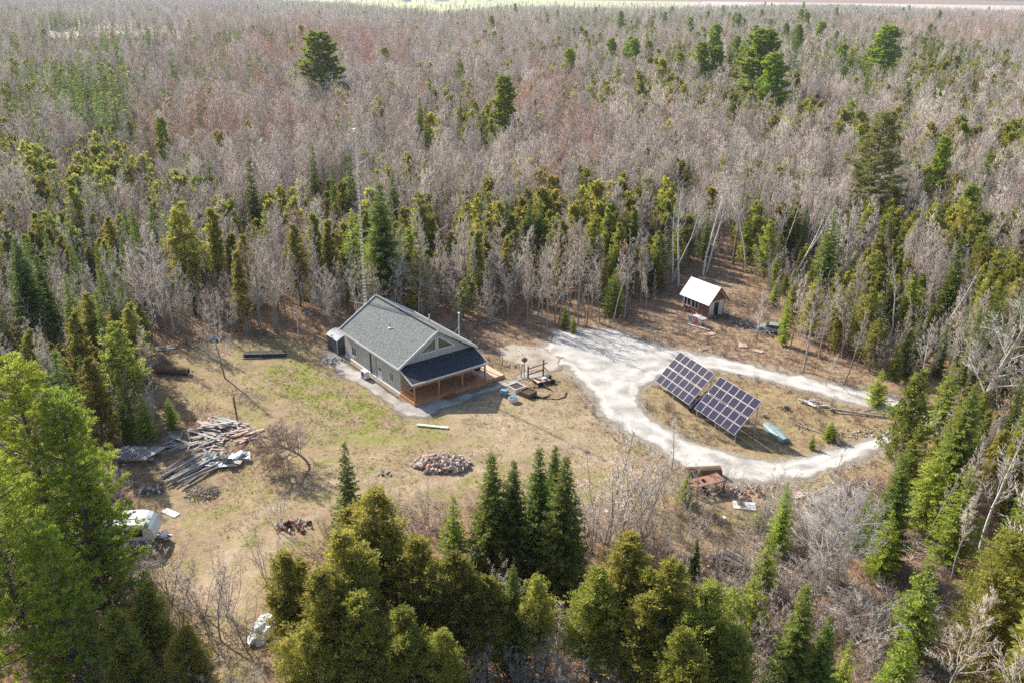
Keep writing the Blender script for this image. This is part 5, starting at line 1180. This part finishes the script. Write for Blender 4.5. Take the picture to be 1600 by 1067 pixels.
for x in (-1.25, 1.3):
    for y in (-.8, .8): w_ = MB().torus((x, y, .32), (0, 1, 0), .24, .1, 16, 6).build('wheel', M['rubber'], car); MB().disc((x, y, .32), (0, 1, 0), .17, .12, 12).build('rim', M['galv'], w_)

car.scale = (.78, .78, .72)
heap('brush_heap', 'small grey brush heap in front of the pale blue car', 'brush heap', GZ(1192, 522), rnd(34, 1.3, .7, .8, 1.4, .07, .05, 0, 1.8, .4), [M['deadwood'], M['paletwig']], 'log')
heap('brush_heap', 'grey brush and scrap heaped between the cabin and the pale blue car', 'brush heap', GZ(1168, 511), rnd(46, 1.7, 1.0, .9, 1.5, .08, .05, 0, 1.8, .4), [M['deadwood'], M['paletwig'], M['shedroof']], 'log')
# ------------------------------------------------------------------ camper at the left
cp = empty('camper', GZ(199, 846), .12, label='old white rounded camper poking out from under the pines', cat='camper')
prof = [(2.1, .5), (2.32, .8), (2.42, 1.15), (2.38, 1.5), (2.22, 1.85), (1.98, 2.1), (1.65, 2.27), (1.2, 2.35), (-1.6, 2.35), (-2.2, 2.1), (-2.4, 1.5), (-2.35, .6), (-1.9, .45), (1.8, .45)]
MB().prism([(x, -1.0, z) for x, z in prof], (0, 2.0, 0)).build('body', M['camperpaint'], cp)
MB().bar((.3, 0, 2.36), (1.0, 0, 2.36), .5, .12).build('roof_hatch', M['tarp'], cp)
MB().box((-2.3, -1.02, .5), (2.15, -1.002, .95)).build('lower_band', M['tub'], cp)
for xa, xb in ((.1, .75), (.95, 1.6)): o = MB().box((xa - .05, -1.03, 1.25), (xb + .05, -1.004, 1.95)).build('window', M['galv'], cp); MB().box((xa, -1.04, 1.3), (xb, -1.031, 1.9)).build('pane', M['glass'], o)
o = MB().prism([(2.34, -.6, 1.05), (2.34, .6, 1.05), (2.26, .6, 1.6), (2.26, -.6, 1.6)], (.03, 0, 0)).build('window', M['glass'], cp)
MB().box((-1.2, -1.03, .6), (-.5, -1.004, 2.1)).build('door', M['galv'], cp)
for y in (-.9, .9): MB().torus((-.1, y, .34), (0, 1, 0), .25, .1, 16, 6).build('wheel', M['rubber'], cp)
MB().bar((2.2, -.5, .5), (3.3, 0, .45), .08).bar((2.2, .5, .5), (3.3, 0, .45), .08).build('hitch', M['dark'], cp); MB().box((2.5, -.35, .5), (3.0, .35, .85)).build('tank', M['tarp'], cp, .08)
# tarp-covered heap in the trees at the bottom
tp = lump('tarp_covered_heap', M['tarp'], None, GZ(411, 990), (.75, 1.3, .8), 12, 3, jag=.13); tag(tp, 'crumpled white tarp over a heap, hidden among the lower left cedars', 'tarp')

# ------------------------------------------------------------------ logs, boards, heaps
heap('board_heap', 'loose heap of grey and pinkish boards beside the lone post', 'lumber heap', GZ(345, 672), rnd(48, 1.8, 1.3, .8, 2.5, .2, .07, -.35, .5), [M['greyboard'], M['greyboard'], M['pinkboard']], 'board')
heap('board_heap', 'small heap of orange-pink boards, the one right in front of the lone post', 'lumber heap', GZ(374, 684), rnd(22, 1.3, .8, .6, 2.0, .2, .08, .5, .4), [M['pinkboard']], 'board')
heap('board_heap', 'tangle of dark grey boards in the shade left of the pinkish boards', 'lumber heap', GZ(305, 692), rnd(34, 2.4, 1.3, .6, 2.6, .2, .07, .3, .9), [M['greyboard'], M['deadwood']], 'board')
heap('pole_pile', 'pile of long straight poles lying side by side in the yard', 'log pile', GZ(298, 732), [(rk.uniform(-.3, .3) + (i - 9) * .14, rk.uniform(-.6, .6) + (9 - i) * .06, .1 + .1 * (i % 3) + rk.random() * .12, rk.uniform(3.6, 5.4), rk.uniform(.13, .22), 0, R(58) + rk.normal(0, .09), rk.normal(0, .03)) for i in range(22)], [M['greyboard'], M['deadwood']], 'log')
heap('sheet_heap', 'crumpled heap of white and bluish sheets right of the pole pile', 'scrap heap', GZ(352, 722), rnd(34, 1.7, 1.0, .75, 1.3, .5, .04, .2, 1.4, .5), [M['tarp'], M['bluetarp'], M['greyboard'], M['galv']], 'sheet')
heap('firewood_heap', 'round dark heap of short sticks in front of the pole pile', 'brush heap', GZ(316, 768), rnd(60, 1.2, .75, .6, 1.0, .07, .05, 0, 1.8, .3), [M['deadwood'], M['log']], 'log')
heap('slat_platform', 'broken grey slatted platform in the trees left of the lumber', 'platform', GZ(212, 716), [(-1.9 + i * .34, 0, .55 + .03 * (i % 2), 2.6, .22, .05, R(68), .03) for i in range(12)] + [(0, -1.0, .42, 4.0, .12, .1, .1, 0), (0, 1.0, .42, 4.0, .12, .1, .1, 0)], [M['greyboard']], 'slat')
heap('board_heap', 'two grey boards at the forest edge above the culvert pipe', 'boards', GZ(256, 545), [(0, 0, .15, 2.8, .5, .07, .1, .02), (.2, .5, .18, 2.6, .4, .07, .2, 0), (-.2, -.5, .12, 2.2, .3, .07, .0, 0)], [M['greyboard']], 'board')
def rocks(name, label, cat, P, n, sx, sy, hz, s0, mats_, part='stone', seed=1):
    e = empty(name, P, 0, label=label, cat=cat); pro = []
    for k in range(6):
        pro.append(lump(part, mats_[k % len(mats_)], e, (0, 0, -5), (1, .8, .65), seed * 10 + k, 1, jag=.18))
    r2 = np.random.default_rng(seed)
    for i in range(n):
        if i < 6: o = pro[i]
        else: o = pro[i % 6].copy(); C.objects.link(o); o.parent = e
        while True:
            x, y = r2.uniform(-1, 1), r2.uniform(-1, 1)
            if x * x + y * y < 1: break
        k = (1 - x * x - y * y); s = s0 * r2.uniform(.6, 1.5); o.location = (x * sx, y * sy, hz * k * r2.uniform(.3, 1) + s * .2); o.scale = (s, s, s); o.rotation_euler = tuple(r2.uniform(0, 6.28, 3))
    return e
rocks('stone_pile', 'pile of pinkish field stones in the middle of the lower yard', 'stone pile', GZ(690, 727), 210, 2.6, 1.55, .8, .24, [M['stone'], M['stone'], M['greystone'], M['brick']], seed=1)
rocks('stone_scatter', 'few white stones scattered left of the pinkish stone pile', 'stones', GZ(605, 740), 9, .8, .5, .05, .17, [M['greystone']], seed=2)
rocks('rubble_pile', 'rubble and soil heap left of the tall loose spruce in the lower yard', 'rubble heap', GZ(463, 822), 40, 1.6, .9, .35, .2, [M['brick'], M['greystone'], M['soil']], seed=3)
rocks('rubble_strip', 'strip of broken slabs and rubble right of the rusty frame', 'rubble', GZ(1150, 772), 60, 2.6, 1.2, .12, .2, [M['brick'], M['greystone'], M['log']], seed=4)
rocks('brick_pile', 'broken bricks heaped on the left side of the cut logs', 'brick heap', GZ(1122, 880), 70, 1.1, .9, .6, .17, [M['brick'], M['stone']], part='brick', seed=5)
rocks('stone_edge', 'loose stones along the inside of the driveway curve right of the firs', 'stones', GZ(1352, 678), 70, 3.2, .9, .08, .12, [M['greystone'], M['stone']], seed=6)
rocks('stone_edge', 'stones dumped at the bend of the driveway above the rusty frame', 'stones', GZ(1180, 762), 60, 4.0, .6, .08, .12, [M['greystone']], seed=7)
rocks('stone_cluster', 'light stones at the back corner of the house by the shed', 'stones', GZ(520, 565), 60, 1.5, .9, .2, .16, [M['greystone']], seed=8)
rocks('rubble_pile', 'dim rubble at the left edge of the yard below the pole pile', 'rubble heap', GZ(232, 765), 30, 1.3, .8, .4, .22, [M['greystone'], M['log']], seed=9)
heap('log_pile', 'heap of short bark-covered logs lying beside the broken bricks', 'log pile', GZ(1146, 885), [(rk.uniform(-.2, .2) + (i % 5) * .1 - .2, (i % 5) * .42 - .9, .2 + (i // 5) * .3, rk.uniform(1.3, 2.1), rk.uniform(.26, .4), 0, R(-35) + rk.normal(0, .15), rk.normal(0, .06)) for i in range(13)], [M['log']], 'log')
heap('log_pile', 'white logs heaped near the middle of the driveway island', 'log pile', GZ(1268, 631), rnd(10, 1.4, .5, .35, 1.6, .2, .1, -.5, .7), [M['palebark']], 'log')
heap('fallen_log', 'long bleached log lying on the island behind the low firs', 'fallen log', GZ(1342, 647), [(0, 0, .2, 5.4, .26, 0, -.28, .02), (1.2, .5, .25, 1.8, .16, 0, .5, .1)], [M['deadwood']], 'log')
heap('fallen_log', 'grey dead log beside the island brush', 'fallen log', GZ(1262, 668), [(0, 0, .15, 2.9, .13, 0, -.75, 0), (-.9, .9, .3, 1.4, .1, 0, .9, .2), (-.3, .5, .3, 1.2, .1, 0, -1.2, .1)], [M['deadwood']], 'log')
heap('fallen_log', 'upper broken white birch log at the bottom of the slope', 'fallen log', GZ(1188, 975), [(0, 0, .2, 1.5, .22, 0, .9, .1)], [M['palebark']], 'log')
heap('fallen_log', 'lower broken white birch log at the bottom of the slope', 'fallen log', GZ(1187, 1000), [(0, 0, .2, 1.5, .24, 0, 1.1, .1)], [M['palebark']], 'log')
heap('fallen_log', 'long pale fallen trunk below the broken leafless tree', 'fallen log', GZ(1318, 930), [(0, 0, .5, 3.6, .16, 0, -.9, -.12), (1.1, -.6, .4, 2.4, .1, 0, -1.6, 0)], [M['deadwood']], 'log')
heap('fallen_log', 'thin fallen trunk along the right-hand slash', 'fallen log', GZ(1530, 975), [(0, 0, .4, 5.0, .2, 0, -.6, .03)], [M['deadwood']], 'log')
heap('fallen_branches', 'bare fallen branches on the leaf litter right of the house', 'branches', GZ(760, 508), [(0, 0, .35, 4.2, .12, 0, .35, -.05), (-.6, .4, .3, 3.2, .09, 0, -.1, .08), (.8, .2, .5, 2.2, .07, 0, .9, -.1)], [M['deadwood']], 'log')
sn = empty('snapped_trunk', GZ(1425, 1018), 0, label='bent snapped trunk in the lower right, its top folded to the left', cat='dead tree')
MB().tube([(0, 0, -.2), (.15, 0, 1.6), (.4, .1, 3.4)], .13, 8, r2=.09).build('trunk', M['deadwood'], sn); MB().tube([(.4, .1, 3.4), (-.6, .3, 3.7), (-1.7, .5, 4.1)], .08, 6, r2=.03).build('folded_top', M['deadwood'], sn)
st = [(1227, 638, .45), (1194, 650, .3), (1300, 640, .3)]
for i, (u, v, s) in enumerate(st):
    e = empty('tree_stump', GZ(u, v), i * 1.3, label=['dark uprooted stump right of the solar arrays', 'small pale stump by the upturned boat', 'stump among the island weeds behind the fir'][i], cat='stump')
    MB().tube([(0, 0, -.1), (0, 0, s)], s * .7, 9, r2=s * .5).build('stump', M['log'], e)
    for k in range(6): a = k * 1.05; MB().tube([(0, 0, s * .3), (math.cos(a) * s * 1.5, math.sin(a) * s * 1.5, s * (.1 + .4 * (k % 2)))], s * .18, 5, r2=.02).build('root', M['log'], e)
cu = empty('culvert_pipe', GZ(270, 584), -.06, label='dark brown corrugated pipe lying at the left edge of the yard', cat='pipe')
b = MB(); n = 16; ns = 26; vs = []
for j in range(ns):
    rr = .36 + (.02 if j % 2 else 0)
    for i in range(n): a = 6.2832 * i / n; vs.append((-1.8 + 3.6 * j / (ns - 1), math.cos(a) * rr, .38 + math.sin(a) * rr))
for i in range(n): a = 6.2832 * i / n; vs.append((1.8, math.cos(a) * .31, .38 + math.sin(a) * .31))
for i in range(n): a = 6.2832 * i / n; vs.append((.2, math.cos(a) * .31, .38 + math.sin(a) * .31))
fs = [(j * n + i, j * n + (i + 1) % n, (j + 1) * n + (i + 1) % n, (j + 1) * n + i) for j in range(ns + 1) for i in range(n)] + [tuple((ns + 1) * n + i for i in range(n))]
b.add(vs, fs); b.build('pipe', M['timber'], cu); MB().torus((1.8, 0, .38), (1, 0, 0), .36, .03, 18, 5).build('rim', M['galv'], cu)  # pale rim colour stands in for sunlight on the pipe's end
bt = empty('covered_stack', GZ(414, 555), .1, label='long low stack under black sheeting at the back edge of the yard', cat='covered stack')
MB().prism([(-2.4, -.55, 0), (2.4, -.5, 0), (2.3, -.35, .42), (-2.3, -.4, .5)], (0, .9, 0)).build('cover', M['blacktarp'], bt, .05)
for k in range(5): MB().bar((-2.6 + .2 * k, -.5 + .2 * k, .52 + .02 * k), (2.5 - .15 * k, -.4 + .18 * k, .46 + .02 * k), .1, .05).build('pole', M['log'], bt)
MB().bar((-2.5, -.75, .08), (-.2, -.7, .08), .12).build('pale_board', M['greyboard'], bt)
simple('oil_drum', MB().tube([(-.45, 0, .3), (.45, 0, .3)], .3, 14), M['tub'], 334, 532, .4, label='bluish drum lying in the shade of the trees behind the yard', cat='drum')
# rusty frame, bank behind it
rf = empty('iron_table', GZ(1103, 768), .42, label='rusty iron table frame with two holes in its top beside the driveway', cat='metal frame')
b = MB(); b.box((-1.45, -.62, 1.05), (1.45, -.28, 1.13)); b.box((-1.45, .28, 1.05), (1.45, .62, 1.13)); xs = [(-1.45, -1.15), (-.75, -.55), (-.15, 1.45)]
for xa, xb in xs: b.box((xa, -.279, 1.05), (xb, .279, 1.13))
b.build('top_plate', M['rust'], rf)
for x in (-1.38, 1.38):
    for y in (-.55, .55): MB().bar((x, y, -.1), (x, y, 1.05), .14).build('leg', M['rust'], rf)
MB().bar((-1.38, -.55, .3), (1.38, -.55, .3), .08).bar((-1.38, .55, .3), (1.38, .55, .3), .08).build('stretcher', M['rust'], rf)
lump('drum', M['dark'], rf, (-.4, 0, .1), (.4, .35, .5), 4, 2, jag=.05)
bk = empty('rusty_tank', GZ(1098, 745), .12, label='dark brown rusted tank behind the iron frame', cat='tank')
MB().tube([(-1.5, 0, .45), (1.5, 0, .45)], .6, 14).build('tank', M['timber'], bk); MB().disc((1.5, 0, .45), (1, 0, 0), .62, .05, 14).build('end_cap', M['rust'], bk)
simple('white_slab', MB().box((-.9, -.55, .02), (.9, .55, .12)), M['white'], 1163, 792, -.15, label='flat whitish slab on the dry slope below the rubble', cat='slab')
simple('pale_slab', MB().box((-.6, -.4, 0), (.6, .4, .1)), M['pinkboard'], 1245, 775, .3, label='small pale slab on the slope right of the rubble', cat='slab')
simple('white_sheet', MB().box((-.8, -.3, .02), (.8, .3, .07)), M['tarp'], 266, 798, -.5, label='white sheet scrap on the dry ground above the camper', cat='sheet')
simple('white_bucket', MB().tube([(0, 0, 0), (0, 0, .4)], .18, 10, r2=.2), M['white'], 1130, 815, label='small white bucket on the dry slope above the log heap', cat='bucket')
lump_ = lump('white_sack', M['tarp'], None, GZ(950, 800), (.4, .3, .3), 31, 2, jag=.15); tag(lump_, 'small white sack lying behind the leafless clump of stems', 'sack')
lump_ = lump('white_sack', M['tarp'], None, GZ(255, 838), (.6, .4, .25), 32, 2, jag=.2); tag(lump_, 'grey-white crumpled sack right of the camper', 'sack')
# garden stones and weeds heap right of the deck
rocks('stone_cluster', 'small ring of stones and scrap behind the round-topped post', 'stones', GZ(805, 573), 16, .9, .6, .15, .16, [M['greystone'], M['brick']], seed=14)

# ------------------------------------------------------------------ crooked apple tree, leaning dead tree
# ------------------------------------------------------------------ far farm buildings
def barn(u, v, w_, l_, h_, rz, wall, roof, label, name='barn'):
    x, y, _ = G(u, v); e = empty(name, (x, y, 0), rz, label=label, cat='farm building')
    MB().box((-l_ / 2, -w_ / 2, 0), (l_ / 2, w_ / 2, h_)).build('walls', wall, e); rr = h_ + w_ * .35
    MB().slab([(-l_ / 2 - .5, -w_ / 2 - .5, h_ - .2), (-l_ / 2 - .5, 0, rr), (l_ / 2 + .5, 0, rr), (l_ / 2 + .5, -w_ / 2 - .5, h_ - .2)][::-1], .2).slab([(-l_ / 2 - .5, 0, rr), (-l_ / 2 - .5, w_ / 2 + .5, h_ - .2), (l_ / 2 + .5, w_ / 2 + .5, h_ - .2), (l_ / 2 + .5, 0, rr)][::-1], .2).build('roof', roof, e)
    MB().prism([(l_ / 2 - .1, -w_ / 2, h_), (l_ / 2 - .1, w_ / 2, h_), (l_ / 2 - .1, 0, rr - .2)], (-.3, 0, 0)).prism([(-l_ / 2 + .1, -w_ / 2, h_), (-l_ / 2 + .1, w_ / 2, h_), (-l_ / 2 + .1, 0, rr - .2)], (.3, 0, 0)).build('gable', wall, e)
    MB().box((-1.5, -w_ / 2 - .12, 0), (1.5, -w_ / 2 - .01, h_ * .7)).build('door', M['dark'], e)
barn(262, 27, 11, 16, 8, .9, M['redbrown'], M['roofmetal'], 'distant dark barn with a bright white roof right of the pale marsh')
barn(237, 33, 6, 9, 4, .1, M['tub'], M['bluetarp'], 'distant small blue-green shed left of the white-roofed barn')
barn(151, 25, 9, 16, 5, .1, M['white'], M['shingle'], 'distant white farmhouse with grey roof beside the country road')
barn(166, 20, 7, 9, 5, .8, M['white'], M['roofmetal'], 'distant little white outbuilding behind the grey-roofed farmhouse')
barn(690, 3, 18, 60, 7, .1, M['white'], M['roofmetal'], 'distant long white barn on the hay field')
barn(636, 3.5, 16, 30, 6, .3, M['tub'], M['shedroof'], 'distant blue-grey barn left of the long white barn')
barn(766, 2, 14, 22, 6, .2, M['white'], M['shedroof'], 'distant small barn right of the long white barn')

# ------------------------------------------------------------------ loose ground cover
def scatter_region(n, mask, box=(-60, 62, 40, 120)):
    x = RNG.uniform(box[0], box[1], n); y = RNG.uniform(box[2], box[3], n); k = mask(x, y); return x[k], y[k]
def ongrd(x, y): return np.stack([x, y, hgt(x, y)], 1)
hpoly = [hp(-.4, -3.2)[:2], hp(11.6, -3.2)[:2], hp(9.8, 12.8)[:2], hp(2, 16)[:2], hp(-.6, 16)[:2]]
lawnmask = lambda x, y: (sdf(x, y, lawn) > -2) & (sdf(x, y, strip) < .3) & ~inpoly(x, y, hpoly) & (road_sdf(x, y) < 0)
roughmask = lambda x, y: (sdf(x, y, clearing) > -6) & (sdf(x, y, lawn) < 1) & (sdf(x, y, strip) < .3) & ~inpoly(x, y, hpoly) & (road_sdf(x, y) < -.1) & (sdf(x, y, pad) < 0)
def tufts(name, x, y, n, Lg, Wd, mtl, label, up=1.0, kind='grass'):
    P = np.repeat(ongrd(x, y), n, 0); P[:, :2] += RNG.normal(0, .07, (len(P), 2)); D = RNG.normal(0, .8, P.shape); D[:, 2] = np.abs(D[:, 2]) * up + .25
    k = np.repeat(RNG.uniform(.5, 1.4, len(x)), n); V, F = leaves(P, D, Lg * k * RNG.uniform(.6, 1.3, len(P)), Wd * RNG.uniform(.6, 1.3, len(P)), RNG)
    o = link(name, mesh_np(name, V, [F], mtl, False, np.repeat(RNG.random(len(P)), 4))); return tag(o, label, kind, kind='stuff')
x, y = scatter_region(60000, lawnmask); k = fbm(x / 3, y / 3, 91, 3) > .44; tufts('dry_grass_tufts', x[k], y[k], 4, .20, .05, mat('dry_grass', (.33, .25, .14), .9, (.56, .46, .29), attr='tint', trans=.2), 'short dry straw-coloured grass over the yard')
x, y = scatter_region(45000, lawnmask); k = (fbm(x / 4, y / 4, 92, 3) + .25 * inpoly(x, y, green1)) > .62; tufts('green_grass_tufts', x[k], y[k], 4, .15, .05, mat('green_grass', (.13, .15, .03), .9, (.30, .31, .08), attr='tint', trans=.3), 'fresh green grass patches beside the house')
x, y = scatter_region(60000, roughmask); k = fbm(x / 2.5, y / 2.5, 93, 3) > .47; tufts('dead_weeds', x[k], y[k], 4, .34, .05, mat('dead_weeds', (.20, .12, .085), .9, (.46, .35, .25), attr='tint', trans=.1), 'matted brown dead weeds and bracken round the clearing')
def sticks(name, x, y, L0, r0, mtl, label):
    n = len(x); P = ongrd(x, y); P[:, 2] += RNG.uniform(.02, .16, n); a = RNG.uniform(0, 6.28, n); l = L0 * RNG.uniform(.4, 1.5, n)
    D = np.stack([np.cos(a) * l, np.sin(a) * l, RNG.normal(.03, .12, n) * l], 1); V, F = cones(P, P + D, r0 * RNG.uniform(.6, 1.6, n))
    return tag(link(name, mesh_np(name, V, [F], mtl, False, np.repeat(RNG.random(n), 4))), label, 'twigs', kind='stuff')
x, y = scatter_region(9000, roughmask); k = fbm(x / 5, y / 5, 94, 3) > .45; sticks('fallen_sticks', x[k], y[k], .9, .018, M['paletwig'], 'pale fallen sticks littering the rough ground')
x, y = scatter_region(16000, lambda x, y: inpoly(x, y, slash_zone) & (fbm(x / 5, y / 5, 96, 3) > .42), (5, 50, 34, 75)); sticks('slash_branches', x, y, 2.1, .03, M['deadtwig'], 'tangled grey slash covering the lower right slope')
# brush: low leafless bushes round the edges
x, y = scatter_region(5200, lambda x, y: roughmask(x, y) & (fbm(x / 6, y / 6, 95, 3) > .50) & (sdf(x, y, slope) < 0), (-60, 62, 36, 122)); nS = len(x)
for i in range(3):
    plant('shrub', i, *G([1155, 1010, 1240][i], [500, 500, 655][i])[:2], .9, i, 'low_bush', ['low reddish leafless bush right beside the cabin rubble', 'low leafless bush at the upper edge of the gravel yard', 'low leafless bush on the driveway island left of the firs'][i], cat='bush')
stuff('dry_brush', [('shrub', 0), ('shrub', 1), ('shrub', 2)], x, y, RNG.uniform(.35, 1.15, nS), RNG.uniform(0, 6.28, nS), 'low leafless brush along the forest edge and the driveway', grp='brush')
for i in range(3): pass
x, y = scatter_region(1100, lambda x, y: inpoly(x, y, slash_zone) & (sdf(x, y, slope) < 0), (5, 50, 34, 75)); stuff('slope_brush', [('shrub', 0), ('shrub', 1), ('shrub', 2)], x, y, RNG.uniform(.5, 1.3, len(x)), RNG.uniform(0, 6.28, len(x)), 'tangle of grey leafless brush on the lower right slope', grp='brush')
x, y = scatter_region(2600, lambda x, y: (y < 60) & (sdf(x, y, lawn) < -1) & (x < 24), (-50, 24, 24, 60)); stuff('foreground_brush', [('shrub', 0), ('shrub', 1), ('shrub', 2), ('sapling', 0)], x, y, RNG.uniform(.4, .9, len(x)), RNG.uniform(0, 6.28, len(x)), 'leafless brush under the foreground trees', grp='brush')
# pebbles on the driveway edge
x, y = scatter_region(60000, lambda x, y: np.abs(road_sdf(x, y)) < .9, (0, 66, 60, 106)); n_ = len(x); P = ongrd(x, y); P[:, 2] += .03
th = RNG.uniform(0, 6.28, (n_, 3)); sz = RNG.uniform(.02, .07, n_)
Vp = np.stack([P + np.stack([np.cos(a_) * sz, np.sin(a_) * sz, -sz * .3], 1) for a_ in (th[:, 0], th[:, 0] + 2.1, th[:, 0] + 4.2)] + [P + np.stack([0 * sz, 0 * sz, sz * .9], 1)], 1).reshape(-1, 3)
bs = (np.arange(n_) * 4)[:, None]; Fp = np.concatenate([bs + np.array([[0, 1, 3]]), bs + np.array([[1, 2, 3]]), bs + np.array([[2, 0, 3]])])
tag(link('gravel_stones', mesh_np('gravel_stones', Vp, [Fp], mat('limestone_chips', (.35, .32, .28), .9, (.65, .62, .57), 20))), 'loose limestone chips along the driveway edges', 'gravel', kind='stuff')


# ------------------------------------------------------------------ haze
hz = MB().box((-2600, -200, -25), (2600, 3600, 60)); hm = bpy.data.materials.new('haze_air'); hm.use_nodes = True; hn = hm.node_tree.nodes; hn.clear()
ho = hn.new('ShaderNodeOutputMaterial'); hv_ = hn.new('ShaderNodeVolumePrincipled'); hv_.inputs['Color'].default_value = (.72, .82, 1, 1); hv_.inputs['Density'].default_value = .00010; hv_.inputs['Anisotropy'].default_value = .3
hm.node_tree.links.new(hv_.outputs[0], ho.inputs['Volume']); tag(hz.build('haze', hm), 'thin pale haze over the woods', 'haze', kind='stuff')
